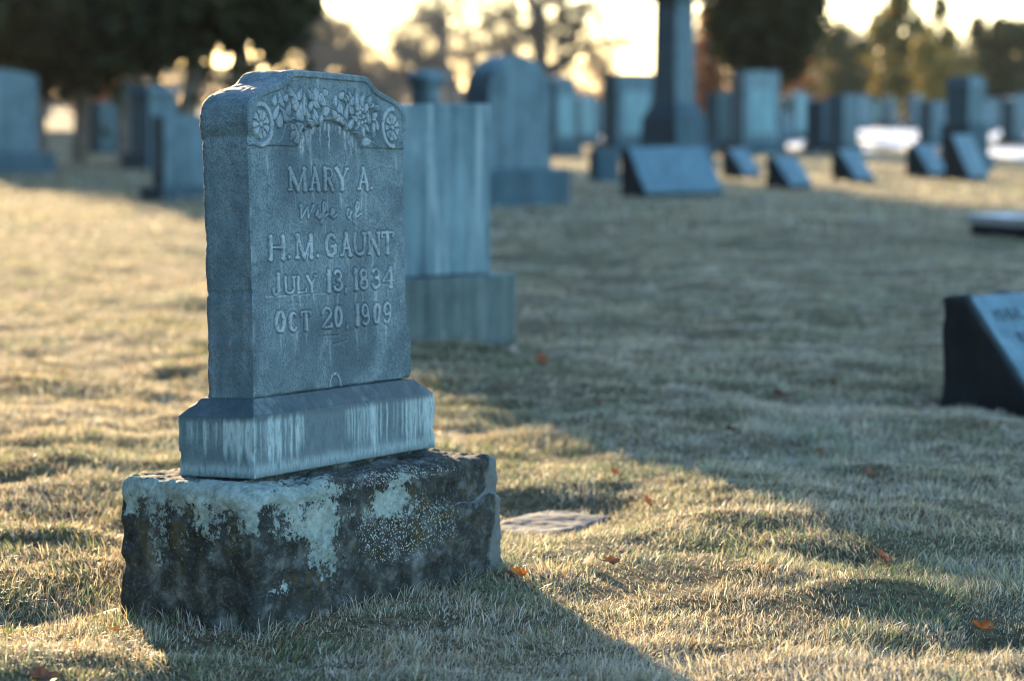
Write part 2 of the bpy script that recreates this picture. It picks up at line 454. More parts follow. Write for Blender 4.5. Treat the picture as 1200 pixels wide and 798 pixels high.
# plinth
R_pl = rot(RAD(61.94), RAD(-2.127), RAD(2.137))
Wp, Dp, Hp, Bz = 0.7227, 0.185, 0.1126, 0.145
step = 0.0025
px_ = np.linspace(0, Wp, int(Wp / step)); py_ = np.linspace(0, Dp, int(Dp / step))
ring = np.concatenate([np.c_[px_, 0 * px_], np.c_[0 * py_[1:] + Wp, py_[1:]], np.c_[px_[::-1][1:], 0 * px_[1:] + Dp], np.c_[0 * py_[1:], py_[::-1][1:]]])
per = np.r_[0, np.cumsum(np.hypot(*np.diff(ring, axis=0).T))]
levels = [(z, 0.0) for z in np.linspace(-0.012, Hp - 0.003, 40)] + [(Hp - 0.001, 0.0008), (Hp, 0.0025)] + \
         [(Hp + (Bz - Hp) * t, 0.0025 + t) for t in np.linspace(0.08, 1, 14)]
Vr, st, grm = [], [], []
cx, cy = Wp / 2, Dp / 2
drip = vnoise(per * 95, 0.3, 0, 3) * 0.5 + vnoise(per * 210, 1.3, 0, 4) * 0.35 + 0.85 * vnoise(per * 13, 2.2, 0, 5) - 0.1
dlen = 0.35 + 0.45 * np.clip(drip + 0.4, 0, 1) + 0.15 * vnoise(per * 40, 5.5, 0, 6)
corner = np.minimum.reduce([np.abs(per - c) for c in (0, Wp, Wp + Dp, 2 * Wp + Dp, per[-1])])
for z, ins in levels:
    if ins <= 0.0026: P = ring * 1.0; k = ins; P = np.c_[cx + (ring[:, 0] - cx) * (1 - k / cx), cy + (ring[:, 1] - cy) * (1 - k / cy)]
    else:
        t = ins - 0.0025
        ix, iy = 0.0025 + 0.040 * t, 0.0025 + 0.026 * t
        P = np.c_[cx + (ring[:, 0] - cx) * (1 - ix / cx), cy + (ring[:, 1] - cy) * (1 - iy / cy)]
    wob = 0.0012 * fbm(P[:, 0] * 25, P[:, 1] * 25, z * 25, 3, 12)
    nx = np.sign(P[:, 0] - cx) * (np.abs(P[:, 0] - cx) > cx * 0.9); ny = np.sign(P[:, 1] - cy) * (np.abs(P[:, 1] - cy) > cy * 0.7)
    # small chips on the arris
    chip = -0.004 * sstep(0.55, 0.9, vnoise(per * 30, z * 30, 0, 66)) * math.exp(-((z - Hp) / 0.004) ** 2) - 0.003 * np.exp(-(corner / 0.004) ** 2) * sstep(0.1, 0.8, vnoise(z * 60, corner * 0 + 1, 0, 5))
    Vr.append(np.c_[P[:, 0] + nx * (wob + chip), P[:, 1] + ny * (wob + chip), np.full(len(P), z) + wob * 0.5])
    tz = (Hp - z) / Hp
    lf = (per > 2 * Wp + Dp + 0.02) * 0.45
    s = sstep(0.03, 0.16, tz + 0.08 * drip) * sstep(dlen + 0.28, dlen - 0.1, tz) * sstep(-0.25, 0.55, drip + lf) * 0.85
    s = s + 0.5 * math.exp(-((z - 0.004) / 0.012) ** 2) + 0.10 * sstep(0.0, 0.05, tz)
    s = s + 0.8 * np.exp(-(corner / 0.0022) ** 2) * (z < Hp)
    if z > Hp + 0.002: s = 0.0 + 0.3 * sstep(0.2, 0.8, vnoise(per * 30, 8, 0, 9)) * (per < Wp)
    st.append(np.broadcast_to(s, per.shape)); grm.append(np.full(per.shape, 0.85 if z > Hp - 0.001 else max(0.0, 0.7 - tz * 5)))
Vr = np.array(Vr); nr, nc = Vr.shape[:2]
V = Vr.reshape(-1, 3); F = grid_faces(nr, nc)
capc = len(V); V = np.r_[V, [[cx, cy, Bz + 0.0]], [[cx, cy, -0.012]]]
lt = (nr - 1) * nc + np.arange(nc - 1)
T = np.r_[np.c_[lt, lt + 1, np.full(nc - 1, capc)], np.c_[np.arange(1, nc), np.arange(nc - 1), np.full(nc - 1, capc + 1)]]
o = mesh_np('plinth', V, [F, T], M['plinth'], ROOT, attrs={'stain': np.r_[np.clip(np.concatenate(st), 0, 1), 0, 0], 'grime_shade': np.r_[np.concatenate(grm), 0, 0]})
set_pose(o, ROOT, (-0.5159, 4.80, 0.30715), R_pl)
tag(o, 'bevelled marble plinth streaked with white mineral drips')
for pl in o.data.polygons: pass

# ---- tablet: carved face built as a height field
Wt, Ht, Dt = 0.645, 0.672, 0.131
prof = np.array([(0.003, 0.0), (0.0062, 0.06), (0.0085, 0.12), (0.0096, 0.18), (0.0100, 0.24), (0.0098, 0.32), (0.0092, 0.42), (0.0085, 0.512), (0.0095, 0.520), (0.011, 0.532), (0.004, 0.545), (0.000, 0.558), (0.0005, 0.578), (0.005, 0.594),
                 (0.015, 0.608), (0.032, 0.619), (0.055, 0.6275), (0.085, 0.635), (0.110, 0.6405), (0.128, 0.6455), (0.140, 0.6515), (0.150, 0.659), (0.160, 0.6655), (0.172, 0.670), (0.186, 0.672)])
hs_ = prof[:, 1] + np.arange(len(prof)) * 1e-7
def inset(h): return np.interp(h, hs_, prof[:, 0])
NR, NC = 600, 560
hh = np.r_[np.linspace(0, 0.60, NR - 90), np.linspace(0.60, Ht, 91)[1:]]
NR = len(hh)
ss = np.linspace(0, 1, NC)
HH, SS = np.meshgrid(hh, ss, indexing='ij')
wob = 0.0007 * fbm(HH * 30, SS[:, :1] * 0 + 3, 0, 3, 2)
inl = inset(HH) + 0.0012 * vnoise(HH * 45, 1.5, 0, 7) + 0.004 * sstep(0.6, 0.9, vnoise(HH * 28, 7.5, 0, 8)) * (HH < 0.45)
inr = inset(HH) + 0.0012 * vnoise(HH * 45, 9.5, 0, 7) + 0.0045 * sstep(0.5, 0.9, vnoise(HH * 24, 5.5, 0, 18)) * (HH < 0.45)
inr = inr - 0.012 * sstep(0.125, 0.10, HH) * sstep(0.0, 0.02, HH) + 0.006 * np.exp(-((HH - 0.118) / 0.006) ** 2)
U = inl + SS * (Wt - inl - inr)
E = np.minimum.reduce([U - inl, (Wt - inr) - U, Ht - HH, HH]) # rough distance to edges

def seg_sd(u, h, a, b):
    a, b = np.array(a, float), np.array(b, float)
    ab = b - a; L2 = max(ab @ ab, 1e-14)
    t = np.clip(((u - a[0]) * ab[0] + (h - a[1]) * ab[1]) / L2, 0, 1)
    return np.hypot(u - a[0] - t * ab[0], h - a[1] - t * ab[1])

# distance to outline (polyline) for the rim
out = [(inset(z) if z < Ht else 0.182, z) for z in prof[:, 1]]
outL = [(float(a), float(b)) for a, b in zip(prof[:, 0], prof[:, 1])]
TOPFLAT = 0.186
outR = [(Wt - a, b) for a, b in outL]
sdO = np.full(U.shape, 9.0)
m = HH > 0.48
um, hm = U[m], HH[m]
sd = np.full(um.shape, 9.0)
for pl in (outL[7:] + outR[7:][::-1],):
    for a, b in zip(pl[:-1], pl[1:]): sd = np.minimum(sd, seg_sd(um, hm, a, b))
sdO[m] = sd

relief = np.zeros(U.shape); pale = np.zeros(U.shape)
LEDGE = 0.5115 + (U / Wt) * 0.003
ax, aw, ah = 0.312, 0.131, 0.056
archd = np.sqrt(((U - ax) / aw) ** 2 + (np.maximum(HH - LEDGE, 0) / ah) ** 2)
archpx = (archd - 1) * 0.065
above = sstep(-0.0012, 0.0012, HH - LEDGE) * sstep(-0.0012, 0.0012, archpx)     # 1 in the frieze zone
PANEL, FRZ = -0.0065, -0.0040
lvl = PANEL + (FRZ - PANEL) * above
rim = sstep(0.0165, 0.0125, sdO) * sstep(-0.001, 0.001, HH - LEDGE)
relief = lvl * (1 - rim) + 0.0 * rim
# band edging the arch
ab_ = np.exp(-((archpx - 0.0055) / 0.0028) ** 4) * (HH > LEDGE) 
relief += 0.0016 * ab_ * (1 - rim)
relief -= 0.002 * np.exp(-((archpx) / 0.0018) ** 2) * (HH > LEDGE)
relief -= 0.0015 * np.exp(-((HH - LEDGE) / 0.0016) ** 2) * (np.abs(U - ax) > aw)

def add_shape(mask_sd, hgt, edge=0.0018, p=0.6, groove=0.0011):
    """raise where sd<0; carve a thin groove round it"""
    global relief, pale
    a = sstep(edge * 0.4, -edge, mask_sd)
    dome = a * hgt
    g = np.exp(-((mask_sd - 0.0012) / 0.0013) ** 2) * groove
    relief = np.maximum(relief, np.where(mask_sd < edge, FRZ + dome, -9)) - g
    pale = np.maximum(pale, a * p)

def region(cu, ch, r):
    return (np.abs(U - cu) < r) & (np.abs(HH - ch) < r)

def leaf(cu, ch, ang, L, Wd, veins=True, hgt=0.0040):
    global relief, pale
    L, Wd, hgt = L * 1.08, Wd * 1.12, hgt * 1.2
    m = region(cu, ch, L + 0.01)
    if not m.any(): return
    u, h = U[m] - cu, HH[m] - ch
    c, s = math.cos(ang), math.sin(ang)
    x, y = (u * c + h * s) / L, (-u * s + h * c)
    x0 = np.clip(x * 0.5 + 0.5, 0, 1)
    wid = Wd * np.sin(np.pi * x0 ** 0.8) ** 0.75 * (0.55 + 0.6 * (1 - x0))
    sd = np.maximum(np.abs(y) - wid, (np.abs(x) - 1) * L)
    a = sstep(0.0008, -0.0016, sd)
    dome = hgt * a * (0.75 + 0.25 * np.clip(-sd / Wd * 2, 0, 1))
    if veins:
        dome -= 0.0016 * a * np.exp(-(y / 0.0011) ** 2)
        vv = np.abs(((x * L - np.abs(y) * 0.9) / (L * 0.42)) % 1 - 0.5) * 2
        dome -= 0.0009 * a * sstep(0.82, 0.97, vv)
    g = np.exp(-((sd - 0.0012) / 0.0013) ** 2) * 0.0024
    r0 = relief[m]
    relief[m] = np.where(sd < 0.0008, np.maximum(FRZ + dome, r0 * 0 - 9), r0) - g
    pale[m] = np.maximum(pale[m] * (1 - 0.95 * np.exp(-((sd - 0.0010) / 0.0014) ** 2)), a * 0.85)

def stem(pts, w):
    global relief, pale
    pts = np.array(pts)
    cu, ch = pts.mean(0); m = region(cu, ch, 0.12)
    u, h = U[m], HH[m]; sd = np.full(u.shape, 9.0)
    for a, b in zip(pts[:-1], pts[1:]): sd = np.minimum(sd, seg_sd(u, h, a, b))
    a = sstep(w + 0.0006, w - 0.0012, sd)
    relief[m] = np.maximum(relief[m], FRZ + 0.0032 * a - 9 * (a < 0.02))
    pale[m] = np.maximum(pale[m], a * 0.6)

def rosette(cu, ch, inner):
    global relief, pale
    m = region(cu, ch, 0.062)
    u, h = U[m] - cu, HH[m] - ch
    r = np.hypot(u, h); th = np.arctan2(h, u)
    n = 9
    ph = np.abs(((th / (2 * np.pi) * n) % 1) - 0.5) * 2          # 0 mid petal, 1 gap
    gap = (1 - ph) * r * np.pi / n
    petal = sstep(0.0006, 0.0026, gap) * sstep(0.0075, 0.0095, r) * sstep(0.0310, 0.0285, r + 0.004 * ph ** 3)
    hub = sstep(0.0066, 0.0052, r)
    ringm = sstep(0.0355, 0.0372, r) * sstep(0.0470, 0.0450, r) * sstep(-0.010, 0.002, u * inner + 0.006)
    v = np.maximum.reduce([petal * 0.0042, hub * 0.0046, ringm * 0.0042])
    g = 0.0010 * np.exp(-((r - 0.0338) / 0.0013) ** 2)
    r0 = relief[m]
    relief[m] = np.where(r < 0.036, FRZ + v - 0.0006, np.where(v > 0.0002, np.maximum(r0, FRZ + v), r0)) - g
    pale[m] = np.maximum(pale[m], np.maximum.reduce([petal, hub, ringm]) * 0.9)

rosette(0.0445, 0.5545, 1)
rosette(0.5800, 0.5610, -1)

def flower(cu, ch, R, n, rings=3):
    for k in range(rings, 0, -1):
        rr = R * k / rings
        for i in range(n):
            a = 2 * math.pi * (i + 0.5 * (k % 2)) / n
            leaf(cu + rr * 0.62 * math.cos(a), ch + rr * 0.62 * math.sin(a), a + math.pi, rr * 0.48, rr * 0.36, False, 0.0034 + 0.0006 * (rings - k))
    leaf(cu, ch, 0.3, R * 0.22, R * 0.22, False, 0.0052)

# left spray
stem([(0.104, 0.519), (0.118, 0.524), (0.128, 0.535), (0.136, 0.552), (0.146, 0.563), (0.170, 0.571), (0.196, 0.567), (0.215, 0.548)], 0.0021)
stem([(0.170, 0.571), (0.176, 0.590), (0.168, 0.608), (0.160, 0.625)], 0.0013)
stem([(0.150, 0.565), (0.150, 0.548), (0.168, 0.540)], 0.0015)
for a in ((0.122, 0.600, 1.8, 0.024, 0.010), (0.104, 0.582, 0.9, 0.020, 0.008), (0.132, 0.578, 2.3, 0.020, 0.010), (0.117, 0.566, 1.4, 0.016, 0.012)): leaf(*a)
leaf(0.176, 0.606, 1.9, 0.022, 0.012); leaf(0.196, 0.583, 1.3, 0.022, 0.015); leaf(0.214, 0.602, 1.6, 0.026, 0.009)
leaf(0.226, 0.578, 2.0, 0.020, 0.007); leaf(0.240, 0.600, 0.9, 0.016, 0.007)
for a in ((0.262, 0.616, 1.7, 0.022, 0.017), (0.285, 0.610, -0.7, 0.018, 0.013), (0.256, 0.577, 1.9, 0.019, 0.012), (0.278, 0.572, 1.1, 0.015, 0.009)): leaf(*a)
for a in ((0.166, 0.550, 2.4, 0.015, 0.011), (0.193, 0.553, 0.3, 0.017, 0.012), (0.178, 0.536, 1.5, 0.017, 0.013), (0.163, 0.534, -2.2, 0.012, 0.008)): leaf(*a)
stem([(0.240, 0.640), (0.246, 0.630), (0.236, 0.616)], 0.0018)
for a in ((0.150, 0.590, 1.2, 0.014, 0.009), (0.160, 0.626, 2.0, 0.012, 0.008), (0.196, 0.622, 1.0, 0.015, 0.008), (0.238, 0.622, 2.2, 0.013, 0.007), (0.300, 0.590, 0.4, 0.015, 0.010),
          (0.240, 0.563, 2.6, 0.012, 0.008), (0.300, 0.628, 0.2, 0.013, 0.008), (0.098, 0.606, 1.2, 0.012, 0.008), (0.142, 0.612, 0.8, 0.011, 0.007)): leaf(*a)
# right spray
flower(0.452, 0.583, 0.026, 7)
for a in ((0.355, 0.597, 1.7, 0.019, 0.012), (0.350, 0.577, 0.2, 0.014, 0.009), (0.366, 0.568, -0.9, 0.013, 0.008), (0.384, 0.590, 1.2, 0.020, 0.008),
          (0.402, 0.598, 2.0, 0.014, 0.008), (0.380, 0.562, 1.9, 0.012, 0.006), (0.404, 0.566, 0.7, 0.019, 0.008), (0.428, 0.616, 1.6, 0.022, 0.007),
          (0.452, 0.618, 1.3, 0.014, 0.008), (0.470, 0.604, 0.8, 0.013, 0.008), (0.492, 0.608, 0.05, 0.014, 0.007), (0.476, 0.580, 1.9, 0.013, 0.008),
          (0.430, 0.562, -2.2, 0.013, 0.006), (0.452, 0.546, -1.4, 0.015, 0.007), (0.470, 0.555, -0.8, 0.014, 0.006), (0.498, 0.557, 1.5, 0.020, 0.006),
          (0.466, 0.527, 0.1, 0.020, 0.010), (0.389, 0.622, 2.3, 0.010, 0.004), (0.400, 0.628, 2.0, 0.010, 0.004), (0.378, 0.617, 2.4, 0.009, 0.004)): leaf(*a)
for a in ((0.330, 0.585, 2.4, 0.013, 0.009), (0.338, 0.612, 1.2, 0.013, 0.008), (0.366, 0.625, 0.6, 0.013, 0.008), (0.410, 0.615, 1.0, 0.012, 0.008), (0.505, 0.585, 0.6, 0.014, 0.009),
          (0.512, 0.566, 1.8, 0.013, 0.006), (0.484, 0.618, 0.9, 0.011, 0.008), (0.418, 0.577, 2.7, 0.012, 0.007), (0.520, 0.603, 0.1, 0.010, 0.007)): leaf(*a)
stem([(0.405, 0.545), (0.430, 0.548), (0.455, 0.540), (0.485, 0.530), (0.515, 0.520)], 0.0017)
stem([(0.498, 0.540), (0.510, 0.528), (0.520, 0.521)], 0.0016)

# ---- incised lettering
def arc(cx, cy, rx, ry, a0, a1, n=14):
    return [(cx + rx * math.cos(math.radians(a0 + (a1 - a0) * i / n)), cy + ry * math.sin(math.radians(a0 + (a1 - a0) * i / n))) for i in range(n + 1)]
TK, TN = 0.118, 0.060      # half strokes in cap heights
def serif(x, y, l=0.14): return ([(x - l, y), (x + l, y)], TN)
def glyph(ch, w):
    e = 0.14
    if ch == 'M': return [([(e, 0), (e, 1)], TN), ([(e, 1), (w / 2, 0.02)], TK), ([(w / 2, 0.02), (w - e, 1)], TN), ([(w - e, 0), (w - e, 1)], TK), serif(e, 0), serif(w - e, 0), serif(e, 1), serif(w - e, 1)]
    if ch == 'A': return [([(e, 0), (w / 2, 1)], TN), ([(w / 2, 1), (w - e, 0)], TK), ([(w * 0.3, 0.33), (w * 0.7, 0.33)], TN), serif(e, 0), serif(w - e, 0)]
    if ch == 'R': return [([(e, 0), (e, 1)], TK), ([(e, 1), (w * 0.5, 1)] + arc(w * 0.5, 0.76, w * 0.32, 0.24, 90, -90) + [(e, 0.52)], TN + 0.012), ([(w * 0.45, 0.5), (w - e * 0.8, 0)], TK), serif(e, 0), serif(w - e * .7, 0, .1), serif(e, 1, .1)]
    if ch == 'Y': return [([(e, 1), (w / 2, 0.45)], TK), ([(w - e, 1), (w / 2, 0.45)], TN), ([(w / 2, 0.45), (w / 2, 0)], TK), serif(e, 1), serif(w - e, 1), serif(w / 2, 0)]
    if ch == 'H': return [([(e, 0), (e, 1)], TK), ([(w - e, 0), (w - e, 1)], TK), ([(e, 0.52), (w - e, 0.52)], TN), serif(e, 0), serif(w - e, 0), serif(e, 1), serif(w - e, 1)]
    if ch == 'N': return [([(e, 0), (e, 1)], TN), ([(e, 1), (w - e, 0)], TK), ([(w - e, 0), (w - e, 1)], TN), serif(e, 0), serif(e, 1), serif(w - e, 1)]
    if ch == 'U': return [([(e, 1), (e, 0.3)] + arc(w / 2, 0.3, w / 2 - e, 0.3, 180, 360) + [(w - e, 1)], TN + .015), ([(e, 1), (e, .3)], TK), serif(e, 1), serif(w - e, 1)]
    if ch == 'T': return [([(w / 2, 0), (w / 2, 1)], TK), ([(0.04, 0.8), (0.04, 1), (w - 0.04, 1), (w - 0.04, 0.8)], TN), serif(w / 2, 0)]
    if ch == 'G': return [(arc(w / 2, 0.5, w / 2 - .08, 0.5, 45, 330), TN + .02), ([(w - .12, 0.2), (w - .12, 0.45)], TK), ([(w * 0.5, 0.45), (w, 0.45)], TN), (arc(w / 2, .5, w / 2 - .08, .5, 130, 230), TK)]
    if ch == 'C': return [(arc(w / 2, 0.5, w / 2 - .06, 0.5, 45, 315), TN + .02), (arc(w / 2, .5, w / 2 - .06, .5, 130, 230), TK)]
    if ch in 'O0': return [(arc(w / 2, 0.5, w / 2 - .1, 0.48, 0, 360, 22), TN + .012), (arc(w / 2, .5, w / 2 - .1, .48, 120, 240), TK), (arc(w / 2, .5, w / 2 - .1, .48, -60, 60), TK)]
    if ch == 'J': return [([(w * .6, 1), (w * .6, .25)] + arc(w * .3, .2, w * .3, .22, 0, -200), TN + .02), serif(w * .6, 1), ([(w * .6, 1), (w * .6, .2)], TK)]
    if ch == 'L': return [([(e, 0), (e, 1)], TK), ([(e, 0), (w, 0), (w, .25)], TN), serif(e, 1)]
    if ch == '1': return [([(w / 2, 0), (w / 2, 1)], TK), serif(w / 2, 0), ([(w / 2, 1), (0, .82)], TN)]
    if ch == '2': return [([(0.04, .72)] + arc(w / 2, .74, w / 2 - .06, .25, 170, -30) + [(0.04, 0.04), (w, 0.04), (w, .18)], TN + .02)]
    if ch == '3': return [(arc(w / 2, .76, w / 2 - .08, .24, 150, -90) , TN + .02), (arc(w / 2, .27, w / 2 - .04, .27, 90, -160), TN + .025)]
    if ch == '8': return [(arc(w / 2, .76, w / 2 - .12, .23, 0, 360, 18), TN + .015), (arc(w / 2, .27, w / 2 - .06, .27, 0, 360, 18), TN + .015)]
    if ch == '4': return [([(w * .72, 0), (w * .72, 1)], TK), ([(w * .72, 1), (0, .32), (w, .32)], TN), serif(w * .72, 0, .12)]
    if ch == '9': return [(arc(w / 2, .7, w / 2 - .08, .3, 0, 360, 18), TN + .015), ([(w - .08, .7)] + arc(w / 2 - .02, .4, w / 2 - .06, .4, 10, -130), TN + .025)]
    if ch == '.': return [([(0, 0.04), (0.01, 0.05)], .09)]
    if ch == ',': return [([(0, 0.06), (0.02, 0.0), (-.03, -.14)], .06)]
    if ch == 'W': return [([(0, .9), (.08, 1.02), (.16, .8), (.22, 0.0), (w * .55, .85), (w * .6, 0), (w * .9, .8), (w, 1)], .085)]
    if ch == 'i': return [([(-.12, .2), (w * .4, .6), (w * .3, .1), (w * .6, 0), (w * 1.1, .3)], .085), ([(w * .5, .88), (w * .52, .9)], .06)]
    if ch == 'f': return [([(-.15, -.02), (w * .55, .7), (w * .75, 1.15), (w * .5, 1.25), (w * .28, .9), (w * .2, -.3), (w * .05, -.5), (-w * .15, -.35), (w * .3, .05), (w, .3)], .085)]
    if ch == 'e': return [([(0, .25), (w * .6, .42), (w * .55, .65), (w * .2, .6), (w * .1, .2), (w * .5, 0), (w, .25)], .085)]
    if ch == 'o': return [(arc(w * .4, .32, w * .38, .34, 0, 360, 14) + [(w, .5)], .085)]
    return []
lines = [
    (0.4222, 0.044, 0.0023 / 0.24, [('M', .150, .219), ('A', .233, .274), ('R', .288, .331), ('Y', .337, .391), ('A', .430, .478), ('.', .489, .49)]),
    (0.3630, 0.027, 0.0, [('W', .190, .245), ('i', .258, .270), ('f', .276, .300), ('e', .312, .338), ('o', .380, .404), ('f', .412, .440)]),
    (0.2804, 0.045, 0.0036 / 0.51, [('H', .068, .128), ('.', .142, .15), ('M', .170, .238), ('.', .258, .26), ('G', .290, .335), ('A', .352, .397), ('U', .407, .458), ('N', .466, .520), ('T', .527, .579)]),
    (0.2080, 0.041, 0.0, [('J', .079, .112), ('1', .292, .304), ('3', .318, .352), (',', .368, .37), ('1', .404, .418), ('8', .427, .461), ('3', .481, .514), ('4', .527, .575)]),
    (0.2080, 0.033, 0.0, [('U', .122, .164), ('L', .172, .205), ('Y', .209, .250)]),
    (0.1300, 0.042, 0.0, [('O', .083, .121), ('2', .267, .304), ('0', .318, .350), (',', .368, .37), ('1', .408, .419), ('9', .430, .464), ('0', .481, .514), ('9', .526, .560)]),
    (0.1300, 0.037, 0.0, [('C', .137, .170), ('T', .184, .222)]),
]
sdL = np.full(U.shape, 9.0)
stain = np.zeros(U.shape)
streaks = []
rs = random.Random(4)
for base, H_, slope, gl in lines:
    for ch, u0, u1 in gl:
        by = base + slope * (u0 - gl[0][1])
        m = (U > u0 - 0.014) & (U < u1 + 0.014) & (HH > by - 0.6 * H_) & (HH < by + 1.4 * H_)
        u, h = U[m], HH[m]
        sd = sdL[m]
        for pts, hw in glyph(ch, max((u1 - u0) / H_, 0.01)):
            hw = hw * (1.15 if H_ > .03 else 1.0)
            for a, b in zip(pts[:-1], pts[1:]):
                sd = np.minimum(sd, seg_sd(u, h, (u0 + a[0] * H_, by + a[1] * H_), (u0 + b[0] * H_, by + b[1] * H_)) - hw * H_)
        sdL[m] = sd
        if ch not in '.,':
            for k in range(1 if rs.random() < .6 else 2):
                streaks.append((u0 + (u1 - u0) * (0.3 + 0.5 * rs.random()), by + H_ * rs.choice([0.05, 0.35, 0.7]), 0.03 + 0.055 * rs.random(), 0.0025 + 0.003 * rs.random(), 0.35 + 0.5 * rs.random()))
sdL += 0.0006 * fbm(U * 110, HH * 110, 0, 3, 31) + 0.0007 * vnoise(U * 22, HH * 22, 0, 32) - 0.0008 * np.exp(-((HH - 0.375) / 0.02) ** 4)
cut = sstep(0.0008, -0.0016, sdL)
relief += 0.0038 * cut * (0.7 + 0.4 * vnoise(U * 30, HH * 30, 0, 33))
relief -= 0.0015 * np.exp(-((sdL - 0.0016) / 0.0016) ** 2)
pale = np.maximum(pale, 0.9 * sstep(0.0002, -0.0014, sdL))
# streaks below arch
for k in range(13):
    t = (-0.93, -0.88, -.78, -.62, -.45, -.22, -.10, .04, .36, .52, .66, .80, .90)[k]
    yy = float(0.5125 + ah * math.sqrt(max(0, 1 - t * t)))
    streaks.append((ax + aw * t + rs.uniform(-.004, .004), yy - 0.002, rs.uniform(0.015, 0.075), rs.uniform(0.003, 0.010), rs.uniform(.35, 1.0)))
streaks += [(0.07, 0.505, 0.06, 0.004, 0.4), (0.60, 0.50, 0.05, 0.004, 0.5), (0.245, .56, .20, .005, .6), (0.585, 0.28, 0.06, 0.005, .5), (0.30, 0.105, 0.06, 0.004, .5), (0.27, .66, .03, .005, .5)]
for u0, h0, L, w, a in streaks:
    m = (np.abs(U - u0) < 0.02) & (HH < h0) & (HH > h0 - L * 1.1)
    wander = 0.006 * fbm(HH[m] * 24, u0 * 90, 0, 5)
    t = (h0 - HH[m]) / L
    stain[m] = np.maximum(stain[m], a * np.exp(-((U[m] - u0 - wander) / (w * (1 - 0.45 * t))) ** 2) * sstep(0, 0.06, t) * sstep(1.0, 0.55, t))
# thin scratch under the July line, chipped notch at the foot and a mark under 20
stain = np.maximum(stain, 0.42 * sstep(0.0002, -0.0014, sdL) * sstep(-0.7, 0.3, fbm(U * 60, HH * 30, 0, 2, 411)))
stain = np.maximum(stain, 0.30 * np.exp(-((sdL - 0.003) / 0.003) ** 2) * sstep(-0.1, 0.7, fbm(U * 25, HH * 18, 0, 3, 412)))
sc = (np.abs(HH - (0.2035 - 0.004 * (U - 0.06))) < 0.0011) & (U > 0.055) & (U < 0.285)
stain[sc] = 0.9
nt = np.hypot(U - 0.318, (HH - 0.0) * 0.75)
relief -= 0.0035 * sstep(0.021, 0.017, nt); stain = np.maximum(stain, 0.85 * np.exp(-((nt - 0.0225) / 0.0022) ** 2))
sq = seg_sd(U, HH, (0.268, 0.108), (0.268, 0.095)) ; sq = np.minimum(sq, seg_sd(U, HH, (0.268, 0.113), (0.335, 0.113))); sq = np.minimum(sq, seg_sd(U, HH, (0.310, 0.094), (0.370, 0.101)))
relief -= 0.002 * sstep(0.0028, 0.0008, sq); stain = np.maximum(stain, 0.25 * np.exp(-((sq - 0.004) / 0.0015) ** 2))
# surface texture of the weathered marble and eroded edges
relief += 0.0007 * fbm(U * 35, HH * 35, 0, 3, 41) + 0.00035 * fbm(U * 220, HH * 220, 0, 3, 43, 0.65)
relief -= 0.0020 * sstep(0.55, 0.85, vnoise(U * 42, HH * 42, 0, 51)) * sstep(0.3, 0.7, vnoise(U * 140, HH * 140, 0, 52)) * 0.5
E2 = np.minimum(E, np.where(HH > 0.48, sdO, 9))
ero = 0.0035 + 0.002 * vnoise(U * 40, HH * 40, 0, 61)
relief -= 0.0058 * np.clip(1 - E2 / (ero * 1.4), 0, 1) ** 2
relief -= 0.010 * np.exp(-(((U - 0.012) / 0.012) ** 2 + ((HH - 0.525) / 0.016) ** 2))
stain = np.maximum(stain, 0.5 * sstep(0.0035, 0.0, E2) * sstep(-0.2, 0.6, vnoise(U * 60, HH * 60, 0, 71)) * (HH < 0.5))  # pale edge light painted along the arris through the stain mask

P = np.stack([U, -relief, HH], -1)
gu = np.gradient(P, axis=1); gh = np.gradient(P, axis=0)
Nn = np.cross(gu, gh); Nn /= np.linalg.norm(Nn, axis=-1, keepdims=True)
FG = (0.45 * sstep(0.2, 0.9, fbm(U * 7, HH * 7, 0, 4, 401)) + 0.5 * sstep(0.030, 0.0, E2) * sstep(0.0, 0.7, fbm(U * 14, HH * 9, 0, 3, 402)) + 0.6 * np.exp(-((archpx + 0.004) / 0.004) ** 2) * (HH > LEDGE) + 0.75 * np.exp(-((sdL - 0.0018) / 0.0014) ** 2)).ravel()  # dirt patches, edges and letter outlines, plus a darker band inside the arch
FV, FN, FS, FP = P.reshape(-1, 3), Nn.reshape(-1, 3), np.clip(stain, 0, 1).ravel(), np.clip(pale, 0, 1).ravel()
Q = grid_faces(NR, NC)
cu, ch_ = U.ravel()[Q].mean(1), HH.ravel()[Q].mean(1)
fr = (above.ravel()[Q].mean(1) > 0.5) & (sdO.ravel()[Q].mean(1) > 0.0185)
ros = fr & ((np.hypot(cu - 0.0445, ch_ - 0.5545) < 0.0485) | (np.hypot(cu - 0.58, ch_ - 0.561) < 0.0485))
ins = np.zeros(len(Q), bool)
for base, H_, slope, gl in lines:
    ins |= (cu > gl[0][1] - 0.010) & (cu < gl[-1][2] + 0.014) & (ch_ > base - 0.012) & (ch_ < base + H_ + 0.012)
ins &= ~fr
R_tb = rot(RAD(63.1), RAD(-2.473), RAD(2.027)); O_tb = (-0.5158, 4.86, 0.44956)

def sub(name, mask, parent):
    q = Q[mask]; idx, inv = np.unique(q, return_inverse=True)
    return mesh_np(name, FV[idx], [inv.reshape(q.shape)], M['carved'], parent, attrs={'stain': FS[idx], 'pale': FP[idx], 'grime_shade': FG[idx]}, normals=FN[idx])

